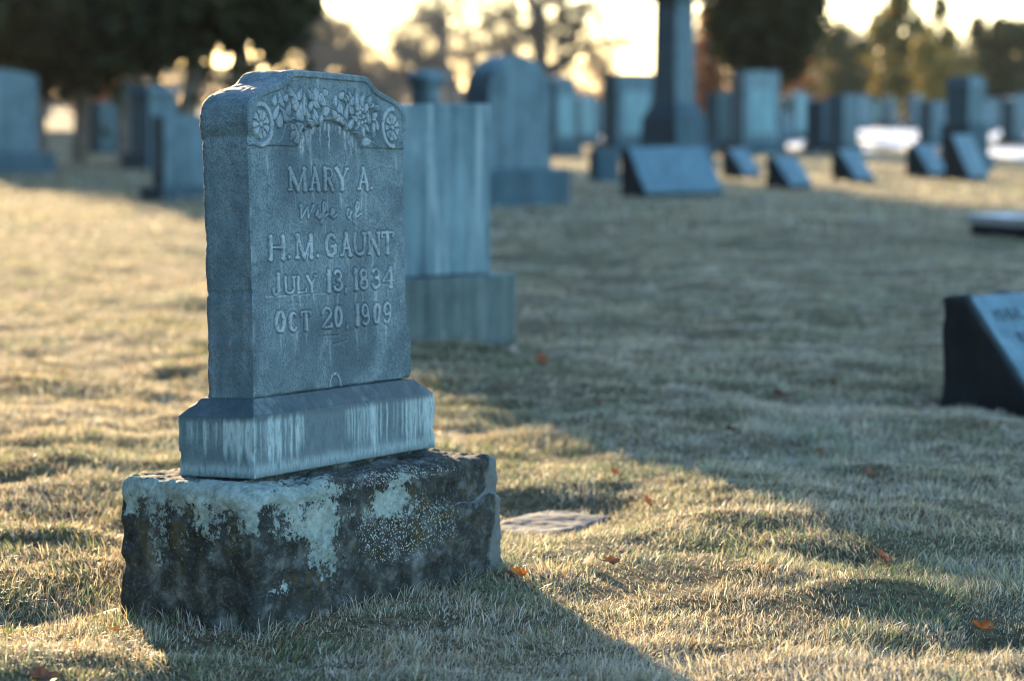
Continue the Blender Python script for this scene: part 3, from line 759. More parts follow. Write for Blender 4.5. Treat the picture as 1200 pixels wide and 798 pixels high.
# body: ring of outline vertices swept back, plus plain panel of the face
mk = ~(fr | ins)
q = Q[mk]
idx, inv = np.unique(q, return_inverse=True)
bodyV = [FV[idx]]; bodyF = [inv.reshape(q.shape)]; off = len(idx)
bs, bp, bn, bg_ = [FS[idx]], [FP[idx]], [FN[idx]], [FG[idx]]
g = lambda r, c: P[r, c]
loop = np.concatenate([P[::2, 0], P[-1, 1:-1:2], P[::-1, -1][::2], P[0, ::-2]])
nl = len(loop)
loop = np.r_[loop, loop[:1]]
RR = 0.020
ys = np.r_[0, 0.0015, 0.004, np.linspace(0.008, Dt - RR, 44), Dt - RR + RR * np.sin(np.linspace(0.12, np.pi / 2, 11))]
tang = np.gradient(loop, axis=0); tang[0] = tang[-1] = loop[1] - loop[-2]
on = np.cross(tang, [0, 1, 0]); on /= np.maximum(np.linalg.norm(on, axis=1), 1e-9)[:, None]
cen = np.array([Wt / 2, 0, Ht / 2])
sgn = np.sign(((loop - cen) * on).sum(1)); on *= sgn[:, None]
cornerw = sstep(0.0, 0.02, np.minimum(np.hypot(loop[:, 0] - loop[0, 0], loop[:, 2]), np.hypot(loop[:, 0] - P[0, -1][0], loop[:, 2])))
S = []
for y in ys:
    a = 1.0 if y > 0 else 0.0
    yy = np.maximum(y, loop[:, 1] * (1 - min(1, y / 0.02)) + y) if y < 0.02 else np.full(nl + 1, y)
    b = loop.copy(); b[:, 1] = yy if y > 0 else loop[:, 1]
    disp = 0.0022 * fbm(b[:, 0] * 22, y * 22, b[:, 2] * 22, 4, 81, 0.6) * min(1, y / 0.02)
    disp = disp - 0.003 * sstep(0.5, 0.8, vnoise(b[:, 0] * 9, y * 14, b[:, 2] * 9, 83)) * min(1, y / 0.02)
    rd = RR - math.sqrt(max(0.0, RR ** 2 - max(0.0, y - (Dt - RR)) ** 2))
    b[:, 0] = Wt / 2 + (b[:, 0] - Wt / 2) * (1 - rd / (Wt / 2)); b[:, 2] = b[:, 2] * (1 - rd / Ht)
    disp = disp * cornerw
    S.append(b + on * np.broadcast_to(disp + (0.0012 * fbm(b[:, 0] * 170, y * 170, b[:, 2] * 170, 2, 85) if y > Dt - RR else 0.0), (nl + 1,))[:, None])
S = np.array(S)
gy = np.gradient(S, axis=0); gl_ = np.gradient(S, axis=1); gl_[:, 0] = gl_[:, -1] = S[:, 1] - S[:, -2]
sn = np.cross(gy, gl_); sn /= np.maximum(np.linalg.norm(sn, axis=-1, keepdims=True), 1e-9)
sn *= np.sign((sn * on[None]).sum(-1, keepdims=True) + 1e-9)
bodyV.append(S.reshape(-1, 3)); _gn = np.cross(S[5, 41] - S[5, 40], S[6, 40] - S[5, 40]); bodyF.append(grid_faces(len(ys), nl + 1, off, bool(_gn @ sn[5, 40] < 0))); bn.append(sn.reshape(-1, 3))
sstn = 0.35 * sstep(0.3, 0.9, fbm(S[..., 0] * 10 + S[..., 1] * 60, S[..., 2] * 6, 0, 3, 91)) * 0.6
# a pale vertical run near the front left corner low down
sstn = np.maximum(sstn, 0.8 * np.exp(-((S[..., 1] - 0.004) / 0.0025) ** 2) * (S[..., 2] < 0.12) * (S[..., 0] < 0.1))
bs.append(np.clip(sstn, 0, 1).ravel()); bp.append(np.zeros(sstn.size)); bg_.append(np.clip(0.25 + 0.7 * sstep(-0.5, 0.7, fbm(S[..., 1] * 14, S[..., 2] * 9, S[..., 0] * 9, 4, 403)), 0, 1).ravel() * 0.75); off += S.size // 3  # flanks darkened in colour to stand in for shade, broken by grime noise
# back face fan
bc = S[-1].copy(); bodyV.append(np.r_[bc, [[Wt / 2, Dt, Ht * 0.5]]]); bn.append(np.tile([0, 1, 0], (nl + 2, 1)))
bs.append(np.zeros(nl + 2)); bp.append(np.zeros(nl + 2)); bg_.append(np.zeros(nl + 2))
tri = np.c_[off + np.arange(nl), off + np.arange(1, nl + 1), np.full(nl, off + nl + 1)]
tablet = mesh_np('tablet', np.concatenate(bodyV), bodyF + [tri], M['carved'], ROOT,
                 attrs={'stain': np.concatenate(bs), 'pale': np.concatenate(bp), 'grime_shade': np.concatenate(bg_)}, normals=np.concatenate(bn))
set_pose(tablet, ROOT, O_tb, R_tb)
sub('floral_frieze', fr & ~ros, tablet)
rl = sub('rosette', ros & (cu < 0.3), tablet)
rr = sub('rosette', ros & (cu > 0.3), tablet)
sub('inscription', ins, tablet)


# ------------------------------------------------------------------ grass
def in_block(x, y):
    """footprints that grass must not grow through"""
    m = np.zeros(x.shape, bool)
    for ox, oy, yaw, w, d, mar in FOOT:
        c, s = math.cos(yaw), math.sin(yaw)
        u = (x - ox) * c + (y - oy) * s; v = -(x - ox) * s + (y - oy) * c
        m |= (u > -mar) & (u < w + mar) & (v > -mar) & (v < d + mar)
    return m


FOOT = [(-0.5004, 4.69, RAD(56.24), 0.862, 0.376, -0.004)]
FLUSH = (0.090, 5.95, RAD(62), 0.38, 0.20)
FOOT.append((FLUSH[0], FLUSH[1], FLUSH[2], FLUSH[3], FLUSH[4], -0.040))


def grass_band(name, d0, d1, dens0, lmin, lmax, wid, seed, flat=0.3, label=''):
    rng = np.random.default_rng(seed)
    # sample distance with density falling as 1/d^2 relative to the near edge
    hw = lambda y: 0.235 * y + 0.45
    ymid = np.linspace(d0, d1, 60)
    dens = dens0 * (d0 / ymid) ** 1.6
    area_w = 2 * hw(ymid) * dens
    tot = int(np.trapz(area_w, ymid))
    cdf = np.r_[0, np.cumsum((area_w[1:] + area_w[:-1]) / 2)]; cdf /= cdf[-1]
    y = np.interp(rng.random(tot), cdf, ymid)
    x = (rng.random(tot) * 2 - 1) * hw(y)
    k = ~in_block(x, y)
    # thinner and shorter in worn patches
    clump = fbm(x * 5, y * 5, 0, 3, 100)
    k &= rng.random(tot) < np.clip(0.88 + 0.5 * clump, 0.42, 1)
    x, y, clump = x[k], y[k], clump[k]
    n = len(x)
    tuft = fbm(x * 14, y * 14, 0, 2, 103)
    L = (lmin + (lmax - lmin) * rng.random(n) ** 1.3) * np.clip(0.85 + 0.45 * clump + 0.45 * tuft, 0.35, 2.1)
    # long uncut tufts
    for cx_, cy_, sx, sy, am in ((0.78, 7.55, 0.22, 0.14, 0.9), (0.98, 7.3, 0.2, 0.12, 0.5), (0.33, 6.85, 0.14, 0.06, 0.8), (-0.1, 5.42, 0.25, 0.12, 0.3), (0.05, 10.4, .5, .3, .8)):
        L = L * (1 + am * np.exp(-((x - cx_) / sx) ** 2 - ((y - cy_) / sy) ** 2))
    if d0 < 8:
        fb = FOOT[0]; FOOT[0] = fb[:5] + (0.035,); edge_ = in_block(x, y); FOOT[0] = fb
        L = np.where(edge_, L * 1.55 + 0.006, L)
    L = np.maximum(L, lmin * 0.5)
    s = (y / d0) ** 0.35
    W = wid * (0.6 + 0.8 * rng.random(n)) * s
    base_ang = 2.5 * fbm(x * 3, y * 3, 0, 2, 105) + 1.5 * vnoise(x * 12, y * 12, 0, 106)
    ang = base_ang + rng.normal(0, 1.2, n)
    lean = np.abs(rng.normal(0.35, 0.32, n)) + (rng.random(n) < flat) * rng.uniform(0.5, 1.0, n)
    lean = np.clip(lean, 0, 1.45)
    curve = rng.uniform(0.1, 0.8, n)
    dx, dy = np.cos(ang), np.sin(ang)
    wa = ang + np.pi / 2 + rng.normal(0, 0.8, n)
    wx, wy = np.cos(wa), np.sin(wa)
    z0 = gz(x, y) - 0.003
    def pt(t, wfac):
        a = lean + curve * t
        return (x + dx * L * t * np.sin(a) , y + dy * L * t * np.sin(a), z0 + L * t * np.cos(np.minimum(a, 1.5)) + 0.003)
    m = 0.5
    p1 = pt(m, 1); p2 = pt(1.0, 0)
    V = np.empty((n, 5, 3), np.float32)
    for i, (sg, p_) in enumerate(((-1, (x, y, z0)), (1, (x, y, z0)))):
        V[:, i, 0] = p_[0] + sg * wx * W * 0.5; V[:, i, 1] = p_[1] + sg * wy * W * 0.5; V[:, i, 2] = p_[2]
    for i, sg in ((2, 1), (3, -1)):
        V[:, i, 0] = p1[0] + sg * wx * W * 0.42; V[:, i, 1] = p1[1] + sg * wy * W * 0.42; V[:, i, 2] = p1[2]
    V[:, 4, 0], V[:, 4, 1], V[:, 4, 2] = p2
    b = np.arange(n)[:, None] * 5
    quads = b + np.array([[0, 1, 2, 3]]); tris = b + np.array([[3, 2, 4]])
    # colour of each blade: straw, frosted pale, green, brown
    g1 = fbm(x * 2.2, y * 2.2, 0, 3, 110) + 0.8 * fbm(x * 10, y * 10, 0, 2, 111)
    pg = np.clip(0.25 + 0.5 * g1, 0.05, 0.9)
    rnd = rng.random(n)
    pal = np.array([(0.52, 0.47, 0.35), (0.60, 0.64, 0.60), (0.08, 0.17, 0.075), (0.29, 0.19, 0.09), (0.27, 0.36, 0.20)])
    r2 = rng.random(n)
    idx = np.where(rnd < pg, np.where(r2 < 0.6, 2, 4), np.where(r2 < 0.54, 0, np.where(r2 < 0.86, 1, 3)))
    c = pal[idx] * (0.5 + 0.85 * rng.random(n))[:, None]
    # frost that has not yet melted, plus paler colour lifting the shaded side of the lawn
    fr_ = np.clip(0.30 + 0.35 * fbm(x * 1.3, y * 1.0, 0, 4, 120) + 0.50 * sstep(-0.5, 1.2, x - 0.55 + 0.325 * (y - 7.0)), 0, 0.75)[:, None] * rng.random(n)[:, None]
    c = c * (1 - fr_) + np.array([0.56, 0.62, 0.62]) * fr_
    colr = np.repeat(c[:, None, :], 5, 1)
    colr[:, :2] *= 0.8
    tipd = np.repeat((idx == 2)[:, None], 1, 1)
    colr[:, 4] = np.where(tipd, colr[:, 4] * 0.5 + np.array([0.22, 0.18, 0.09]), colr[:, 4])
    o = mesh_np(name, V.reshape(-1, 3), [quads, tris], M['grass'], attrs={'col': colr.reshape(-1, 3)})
    tag(o, label, 'grass', kind='stuff')
    return n


# ------------------------------------------------------------------ generic stones
def bevel_mesh(name, verts, faces, mat, parent, bev=0.01, segs=2, rough=0.0, seed=1, subdiv=0, smooth_ang=40):
    import bmesh
    bm = bmesh.new()
    vs = [bm.verts.new(v) for v in verts]
    for f in faces: bm.faces.new([vs[i] for i in f])
    bmesh.ops.recalc_face_normals(bm, faces=bm.faces)
    if bev > 0:
        es = [e for e in bm.edges if len(e.link_faces) == 2 and e.calc_face_angle(0) > RAD(28)]
        bmesh.ops.bevel(bm, geom=es, offset=bev, segments=segs, affect='EDGES', profile=0.6, clamp_overlap=True)
    if rough > 0:
        bmesh.ops.triangulate(bm, faces=[f for f in bm.faces if len(f.verts) > 4])
        for _ in range(max(1, subdiv)):
            bmesh.ops.subdivide_edges(bm, edges=[e for e in bm.edges if e.calc_length() > 0.03], cuts=1, use_grid_fill=True)
        P_ = np.array([v.co[:] for v in bm.verts])
        d_ = rough * fbm(P_[:, 0] * 9, P_[:, 1] * 9, P_[:, 2] * 9, 4, seed, 0.6)
        bm.normal_update()
        for v, dd in zip(bm.verts, d_): v.co += v.normal * float(dd)
    me = bpy.data.meshes.new(name); bm.to_mesh(me); bm.free()
    me.materials.append(mat)
    o = bpy.data.objects.new(name, me); COL.objects.link(o)
    if parent: o.parent = parent
    for p_ in me.polygons: p_.use_smooth = rough > 0
    return o


def prism(profile, y0, y1):
    """profile (x,z) ccw extruded along y"""
    n = len(profile)
    V = [(x, y0, z) for x, z in profile] + [(x, y1, z) for x, z in profile]
    Fc = [list(range(n)), list(range(2 * n - 1, n - 1, -1))] + [[i, i + n, (i + 1) % n + n, (i + 1) % n] for i in range(n)]
    return V, Fc


def boxv(x0, x1, y0, y1, z0, z1, tx=0.0, ty=0.0):
    V = [(x0, y0, z0), (x1, y0, z0), (x1, y1, z0), (x0, y1, z0), (x0 + tx, y0 + ty, z1), (x1 - tx, y0 + ty, z1), (x1 - tx, y1 - ty, z1), (x0 + tx, y1 - ty, z1)]
    return V, [(0, 3, 2, 1), (4, 5, 6, 7), (0, 1, 5, 4), (1, 2, 6, 5), (2, 3, 7, 6), (3, 0, 4, 7)]


def at_px(px, d): return (px - 600.0) / F_PX * d


YAW = RAD(60)


def stone_root(name, px, d, label, cat='headstone', yaw=YAW, group=None):
    x = at_px(px, d)
    e = empty(name, (x, d, float(gz(x, d)) - 0.02), yaw)
    return tag(e, label, cat, group)


def top_profile(kind, W, H):
    if kind == 'flat': return [(0, 0), (W, 0), (W, H), (0, H)]
    if kind == 'arch':
        s_ = H - W * 0.40
        return [(0, 0), (W, 0), (W, s_)] + [(W / 2 + W / 2 * math.cos(t), s_ + W * 0.40 * math.sin(t)) for t in np.linspace(0.12, math.pi - 0.12, 16)] + [(0, s_)]
    if kind == 'gothic':
        s = H - W * 0.42
        return [(0, 0), (W, 0), (W, s)] + [(W / 2 + W / 2 * (1 - t) ** 0.75, s + (H - s) * t ** 0.8) for t in np.linspace(0.12, 1, 8)] + \
               [(W / 2 - W / 2 * (1 - t) ** 0.75, s + (H - s) * t ** 0.8) for t in np.linspace(0.88, 0.12, 7)] + [(0, s)]
    if kind == 'slope': return [(0, 0), (W, 0), (W, H * 0.93), (W / 2, H), (0, H * 0.93)]
    if kind == 'serp':
        return [(0, 0), (W, 0), (W, H * 0.93)] + [(W * (1 - t), H * (0.93 + 0.07 * math.sin(t * math.pi) ** 1.5)) for t in np.linspace(0.05, 0.95, 12)] + [(0, H * 0.93)]


def upright(px, d, W, D, H, label, kind='flat', base=(0.12, 0.25), mat='blue', bmat='dark', yaw=YAW, cap=None, off=None, seed=1, panel=False, name='headstone', group=None):
    """die on a wider base; (px) is the die's front left lower corner region"""
    r = stone_root(name, px, d, label, yaw=yaw, group=group)
    bo, bh = base
    V_, F_ = boxv(-W / 2 - bo, W / 2 + bo, -D / 2 - bo * 0.8, D / 2 + bo * 0.8, -0.05, bh)
    bevel_mesh('base', V_, F_, M[bmat], r, 0.015, 2, 0.008, seed, 3)
    V_, F_ = prism([(x - W / 2, z + bh + 0.001) for x, z in top_profile(kind, W, H - bh)], -D / 2, D / 2)
    bevel_mesh('tablet', V_, F_, M[mat], r, 0.012, 2)
    if cap:
        V_, F_ = boxv(-W / 2 - cap[0], W / 2 + cap[0], -D / 2 - cap[0], D / 2 + cap[0], H + 0.001, H + cap[1], cap[2], cap[2] * 0.8)
        bevel_mesh('cap', V_, F_, M[mat], r, 0.01, 2)
    if panel:
        V_, F_ = boxv(-W * 0.36, W * 0.36, -D / 2 - 0.012, -D / 2 - 0.001, bh + 0.15, H - 0.35)
        bevel_mesh('panel', V_, F_, M['pale'], r, 0.004, 1)
    return r


def slant(px, d, W, H, D, label, mat='polished', smat='rock', yaw=YAW, letters=False, back=0.15, lip=0.06):
    """slant marker: wedge with rough sides and a polished sloping face"""
    r = stone_root('slant_marker', px, d, label, 'grave marker', yaw=yaw)
    pr = [(-D / 2, 0 - 0.05), (D / 2, -0.05), (D / 2, H * 0.97), (D / 2 - back, H), (-D / 2, lip)]   # y,z
    n = 5
    V_ = [(-W / 2, y, z) for y, z in pr] + [(W / 2, y, z) for y, z in pr]
    F_ = [list(range(n)), list(range(2 * n - 1, n - 1, -1))] + [[i, i + n, (i + 1) % n + n, (i + 1) % n] for i in range(n)]
    bevel_mesh('body', V_, F_, M[smat], r, 0.006, 1, 0.012 if W > 0.3 else 0, int(px), 4)
    # polished face, set just proud of the slope
    a = np.array([-D / 2, lip]); b = np.array([D / 2 - back, H])
    t = (b - a) / np.linalg.norm(b - a); nn = np.array([-t[1], t[0]])
    a2, b2 = a + t * 0.012 + nn * 0.004, b - t * 0.012 + nn * 0.004
    th = nn * 0.012
    V_ = []
    for x in (-W / 2 + 0.012, W / 2 - 0.012):
        for q_ in (a2 - th, b2 - th, b2 + th * 0.6, a2 + th * 0.6): V_.append((x, q_[0], q_[1]))
    F_ = [(0, 1, 2, 3), (7, 6, 5, 4), (0, 4, 5, 1), (1, 5, 6, 2), (2, 6, 7, 3), (3, 7, 4, 0)]
    bevel_mesh('polished_face', V_, F_, M[mat], r, 0.004, 1)
    if letters:
        # rows of small sunk-looking dark letter strokes on the slope
        rs2 = random.Random(5)
        Lf = np.linalg.norm(b2 - a2)
        Vv, Ff = [], []
        for row, (t0, hgt, u0, cnt) in enumerate(((0.74, 0.052, -0.24, 11), (0.52, 0.046, -0.19, 9), (0.30, 0.042, -0.13, 7))):
            for k in range(cnt):
                if k in (4, 8): continue
                uu = u0 + k * 0.044
                for sx in range(rs2.choice((2, 2, 3))):
                    xx = uu + sx * 0.013; w_ = 0.007; h_ = hgt
                    if sx == 1 and rs2.random() < 0.6: w_ = 0.018; h_ = 0.009
                    q0 = a2 + t * (Lf * t0 + (hgt - h_) * rs2.random()) + th * 0.65; q1 = q0 + t * h_
                    i0 = len(Vv)
                    for o2 in (0.0, 0.0008):
                        e0, e1 = q0 + nn * o2, q1 + nn * o2
                        Vv += [(xx, e0[0], e0[1]), (xx + w_, e0[0], e0[1]), (xx + w_, e1[0], e1[1]), (xx, e1[0], e1[1])]
                    Ff += [(i0 + 4, i0 + 5, i0 + 6, i0 + 7), (i0, i0 + 1, i0 + 5, i0 + 4), (i0 + 1, i0 + 2, i0 + 6, i0 + 5), (i0 + 2, i0 + 3, i0 + 7, i0 + 6), (i0 + 3, i0, i0 + 4, i0 + 7)]
        bevel_mesh('inscription', Vv, Ff, M['letter'], r, 0)
    return r


# second stone right behind the first
r = upright(488, 10.5, 0.64, 0.20, 1.04, 'streaky flat topped blue stone standing close behind the carved headstone, on a stained base', 'flat', (0.09, 0.30), 'blue_streaked', 'basestone', yaw=RAD(32), seed=3)
# big arched
upright(596, 24.5, 0.98, 0.32, 1.52, 'tall round arched blue granite stone on a wide plain base', 'arch', (0.16, 0.38), 'blue', 'dark', yaw=RAD(50), seed=4)
# left side
upright(6, 35.0, 0.95, 0.35, 1.52, 'wide blue stone with sloping top at the left edge, on a dark base', 'slope', (0.20, 0.32), 'blue', 'dark', yaw=RAD(38), seed=5)
upright(124, 48.5, 0.72, 0.42, 1.04, 'low blue stone under the dark evergreens, left of the capped stone', 'flat', (0.10, 0.15), 'blue', 'dark', yaw=RAD(55), seed=6)
upright(182, 37.2, 0.62, 0.42, 1.16, 'stone with a broad overhanging cap slab under the dark evergreens', 'flat', (0.10, 0.30), 'blue', 'dark', yaw=RAD(52), cap=(0.08, 0.13, 0.07), seed=7)
upright(212, 25.6, 0.62, 0.20, 0.88, 'plain flat topped blue stone half hidden by the left side of the carved headstone', 'flat', (0.10, 0.14), 'blue', 'dark', yaw=RAD(50), seed=8)


def lathe(name, prof, mat, parent, loc=(0, 0, 0), n=28):
    V_, F_ = [], []
    for rr_, z in prof:
        for k in range(n):
            a = 2 * math.pi * k / n
            V_.append((loc[0] + rr_ * math.cos(a), loc[1] + rr_ * math.sin(a), loc[2] + z))
    for i in range(len(prof) - 1):
        for k in range(n):
            F_.append((i * n + k, i * n + (k + 1) % n, (i + 1) * n + (k + 1) % n, (i + 1) * n + k))
    F_.append(list(range(n))[::-1]); F_.append([(len(prof) - 1) * n + k for k in range(n)])
    me = bpy.data.meshes.new(name); me.from_pydata(V_, [], F_); me.materials.append(mat)
    for p_ in me.polygons: p_.use_smooth = len(p_.vertices) == 4
    o = bpy.data.objects.new(name, me); COL.objects.link(o); o.parent = parent
    return o


# urn topped pillar behind the second stone
r = stone_root('urn_monument', 500, 31.0, 'urn topped blue pillar rising behind the streaky stone', 'monument')
V_, F_ = boxv(-0.32, 0.32, -0.32, 0.32, -0.05, 0.25); bevel_mesh('base', V_, F_, M['dark'], r, 0.02, 2, 0.006, 4, 2)
V_, F_ = boxv(-0.22, 0.22, -0.22, 0.22, 0.251, 1.05, 0.02, 0.02); bevel_mesh('pedestal', V_, F_, M['blue'], r, 0.012)
lathe('urn', [(0.17, 1.051), (0.20, 1.08), (0.20, 1.13), (0.185, 1.16), (0.19, 1.24), (0.225, 1.30), (0.265, 1.34), (0.27, 1.40), (0.235, 1.42), (0.20, 1.46), (0.10, 1.475)], M['blue'], r)

# obelisk / tall column monument
r = stone_root('obelisk', 789, 41.5, 'tall shaft monument on a flaring pedestal, running out of the top of the picture', 'monument', yaw=RAD(45))
V_, F_ = boxv(-0.50, 0.50, -0.50, 0.50, -0.05, 0.30); bevel_mesh('base', V_, F_, M['dark'], r, 0.02, 2, 0.006, 4, 2)
V_, F_ = boxv(-0.41, 0.41, -0.41, 0.41, 0.301, 0.80, 0.02, 0.02); bevel_mesh('pedestal', V_, F_, M['dark'], r, 0.012)
V_, F_ = boxv(-0.37, 0.37, -0.37, 0.37, 0.801, 1.02, 0.10, 0.10); bevel_mesh('moulding', V_, F_, M['dark'], r, 0.012)
V_, F_ = boxv(-0.26, 0.26, -0.26, 0.26, 1.021, 2.72, 0.015, 0.015); bevel_mesh('shaft', V_, F_, M['blue'], r, 0.01)
V_, F_ = boxv(-0.33, 0.33, -0.33, 0.33, 2.721, 2.86, -0.03, -0.03); bevel_mesh('cornice', V_, F_, M['dark'], r, 0.01)
V_, F_ = boxv(-0.2, 0.2, -0.2, 0.2, 2.861, 3.9, 0.06, 0.06); bevel_mesh('upper_shaft', V_, F_, M['blue'], r, 0.01)

# slants
slant(788, 26.6, 1.02, 0.56, 0.52, 'broad blue slant marker with smooth sloping face in front of the tall shaft', yaw=RAD(28), back=0.12)
slant(1228, 8.55, 0.62, 0.41, 0.42, 'black sided slant marker with lettered blue face cut off by the right edge', yaw=RAD(38), letters=True, back=0.10)
for px, d, w, h, lab, yw in ((869, 33.0, 0.40, 0.42, 'small slant marker below the broad twin column stone', 46),
                         (925, 29.4, 0.45, 0.41, 'small slant marker just left of the dark sided upright, against pale grass', 44),
                         (999, 31.0, 0.42, 0.44, 'small slant marker directly in front of the dark sided upright', 46),
                         (1086, 33.2, 0.46, 0.46, 'small slant marker left of the narrow pillar stone, snow beyond it', 46),
                         (1132, 31.8, 0.50, 0.62, 'steep slant marker at the foot of the narrow pillar stone', 48)):
    slant(px, d, w, h, 0.38, lab, yaw=RAD(yw), mat='polished', back=0.09)

# uprights further back
upright(656, 44.5, 0.58, 0.28, 1.50, 'narrow round topped stone just right of the tall arched stone', 'arch', (0.10, 0.28), 'blue', 'dark', yaw=RAD(48), seed=9, panel=True)
upright(708, 31.6, 0.36, 0.20, 0.47, 'short plain block left of the broad slant marker', 'flat', (0.02, 0.06), 'dark', 'dark', yaw=RAD(30), seed=10)
upright(736, 45.5, 0.98, 0.40, 1.57, 'large square stone directly left of the tall shaft', 'flat', (0.12, 0.30), 'blue', 'dark', yaw=RAD(42), seed=11, panel=True)
upright(842, 47.5, 0.50, 0.30, 1.25, 'slim stone just right of the tall shaft', 'flat', (0.08, 0.25), 'blue', 'dark', yaw=RAD(48), seed=12)
upright(884, 47.0, 0.85, 0.40, 1.62, 'high flat topped stone with pale front panel under the dark round tree', 'flat', (0.12, 0.28), 'blue_streaked', 'dark', yaw=RAD(30), seed=13, panel=True)
upright(915, 57.0, 0.50, 0.30, 1.15, 'narrow stone right of the high flat topped stone', 'serp', (0.08, 0.25), 'blue', 'dark', yaw=RAD(48), seed=14)
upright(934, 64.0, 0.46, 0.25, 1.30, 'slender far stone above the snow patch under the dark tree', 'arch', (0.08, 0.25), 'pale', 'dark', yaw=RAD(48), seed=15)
upright(961, 49.5, 0.55, 0.40, 1.06, 'low dark stone touching the left side of the dark sided upright', 'flat', (0.06, 0.2), 'dark', 'dark', yaw=RAD(50), seed=16)
upright(986, 48.3, 0.52, 0.40, 1.18, 'dark sided upright with bright blue front, right of the dark round tree', 'flat', (0.08, 0.22), 'blue', 'dark', yaw=RAD(48), seed=17)
upright(1092, 52.0, 0.70, 0.35, 1.05, 'squat stone close left of the narrow pillar stone', 'flat', (0.08, 0.22), 'blue', 'dark', yaw=RAD(50), seed=18)
upright(1186, 58.0, 0.62, 0.35, 1.15, 'stone standing behind the snow near the right edge', 'serp', (0.08, 0.22), 'blue', 'dark', yaw=RAD(50), seed=19)
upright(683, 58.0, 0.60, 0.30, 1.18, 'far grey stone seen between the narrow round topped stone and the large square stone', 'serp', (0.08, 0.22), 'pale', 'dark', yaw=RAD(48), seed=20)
upright(704, 66.0, 0.62, 0.30, 1.05, 'far low stone left of the large square stone', 'flat', (0.08, 0.22), 'blue', 'dark', yaw=RAD(48), seed=21)
# narrow pillar stone
r = stone_root('pillar_monument', 1129, 36.0, 'narrow pillar stone with moulded top on a wider pedestal, near the right edge', 'monument', yaw=RAD(46))
V_, F_ = boxv(-0.33, 0.33, -0.30, 0.30, -0.05, 0.26); bevel_mesh('base', V_, F_, M['dark'], r, 0.02, 2, 0.006, 4, 2)
V_, F_ = boxv(-0.27, 0.27, -0.25, 0.25, 0.261, 0.72); bevel_mesh('pedestal', V_, F_, M['dark'], r, 0.012)
V_, F_ = boxv(-0.21, 0.21, -0.20, 0.20, 0.721, 1.22); bevel_mesh('shaft', V_, F_, M['blue'], r, 0.01)
V_, F_ = boxv(-0.24, 0.24, -0.23, 0.23, 1.221, 1.42, 0.06, 0.06); bevel_mesh('cap', V_, F_, M['blue'], r, 0.01)
# far rows seen between the others
far = [(760, 78, 1.1, 'arch'), (828, 82, 1.0, 'flat'), (903, 84, 1.15, 'serp'), (946, 92, 1.2, 'flat'), (1008, 84, 1.25, 'arch'), (1024, 100, 1.1, 'flat'), (1040, 90, 1.2, 'serp'),
       (1058, 105, 1.15, 'flat'), (1072, 86, 1.25, 'arch'), (1104, 92, 1.2, 'flat'), (1160, 88, 1.15, 'arch'), (1172, 104, 1.2, 'flat'), (1196, 92, 1.35, 'serp'), (648, 96, 1.1, 'flat'), (1148, 72, 1.1, 'flat'), (676, 88, 1.3, 'arch')]
for i, (px, d, h, k) in enumerate(far):
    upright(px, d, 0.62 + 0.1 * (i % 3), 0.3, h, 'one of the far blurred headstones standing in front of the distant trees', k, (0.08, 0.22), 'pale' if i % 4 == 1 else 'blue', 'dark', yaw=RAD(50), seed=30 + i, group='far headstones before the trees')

# low ledger tablet at the right
r = stone_root('low_tablet', 1232, 18.6, 'low flat marker with white rimmed top between the slants and the right edge', 'grave marker', yaw=RAD(30))
V_, F_ = boxv(-0.52, 0.52, -0.34, 0.34, -0.05, 0.150); bevel_mesh('body', V_, F_, M['rock'], r, 0.006, 1, 0.006, 3, 3)
V_, F_ = boxv(-0.54, 0.54, -0.36, 0.36, 0.151, 0.222); bevel_mesh('top_slab', V_, F_, M['white'], r, 0.006)
V_, F_ = boxv(-0.30, 0.30, -0.12, 0.12, 0.2225, 0.231); bevel_mesh('plaque', V_, F_, M['dark'], r, 0.002)

# flush marker in the hollow beside the block
fx, fy_, fa, fw, fd = FLUSH
r = empty('flush_marker', (fx, fy_, 0.0), fa)
tag(r, 'small worn flat stone sunk in the hollow right of the lichen covered block', 'grave marker')
V, F, P0 = box_grid(fw, fd, 0.09, 0.007, 0.012)
V[:, 2] += 0.004 * fbm(V[:, 0] * 16, V[:, 1] * 16, 0, 4, 77) - 0.085
o = mesh_np('worn_slab', V, [F], M['flush'], r)
r.location.z = -0.038
r.rotation_euler = (RAD(1.5), RAD(0.5), fa)

# footprints of stones in the grass
for e in list(COL.objects):
    if e.type == 'EMPTY' and e.name.split('.')[0] in ('headstone', 'slant_marker', 'low_tablet') and e.location.y > 6 and e.location.y < 50:
        w_, d_ = 0.6, 0.5
        for ch in e.children:
            if ch.name.startswith(('base', 'body')):
                co = np.array([v.co[:] for v in ch.data.vertices]); w_, d_ = np.ptp(co[:, 0]), np.ptp(co[:, 1])
        yaw = e.rotation_euler.z; c, s = math.cos(yaw), math.sin(yaw)
        FOOT.append((e.location.x - c * w_ / 2 + s * d_ / 2, e.location.y - s * w_ / 2 - c * d_ / 2, yaw, w_, d_, -0.01))

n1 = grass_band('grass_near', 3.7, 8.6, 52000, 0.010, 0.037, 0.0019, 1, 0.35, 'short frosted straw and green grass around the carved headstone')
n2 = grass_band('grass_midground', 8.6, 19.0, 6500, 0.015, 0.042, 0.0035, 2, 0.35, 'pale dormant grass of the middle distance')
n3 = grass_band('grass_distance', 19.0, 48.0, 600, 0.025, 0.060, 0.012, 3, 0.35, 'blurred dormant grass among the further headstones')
print('BLADES', n1, n2, n3)


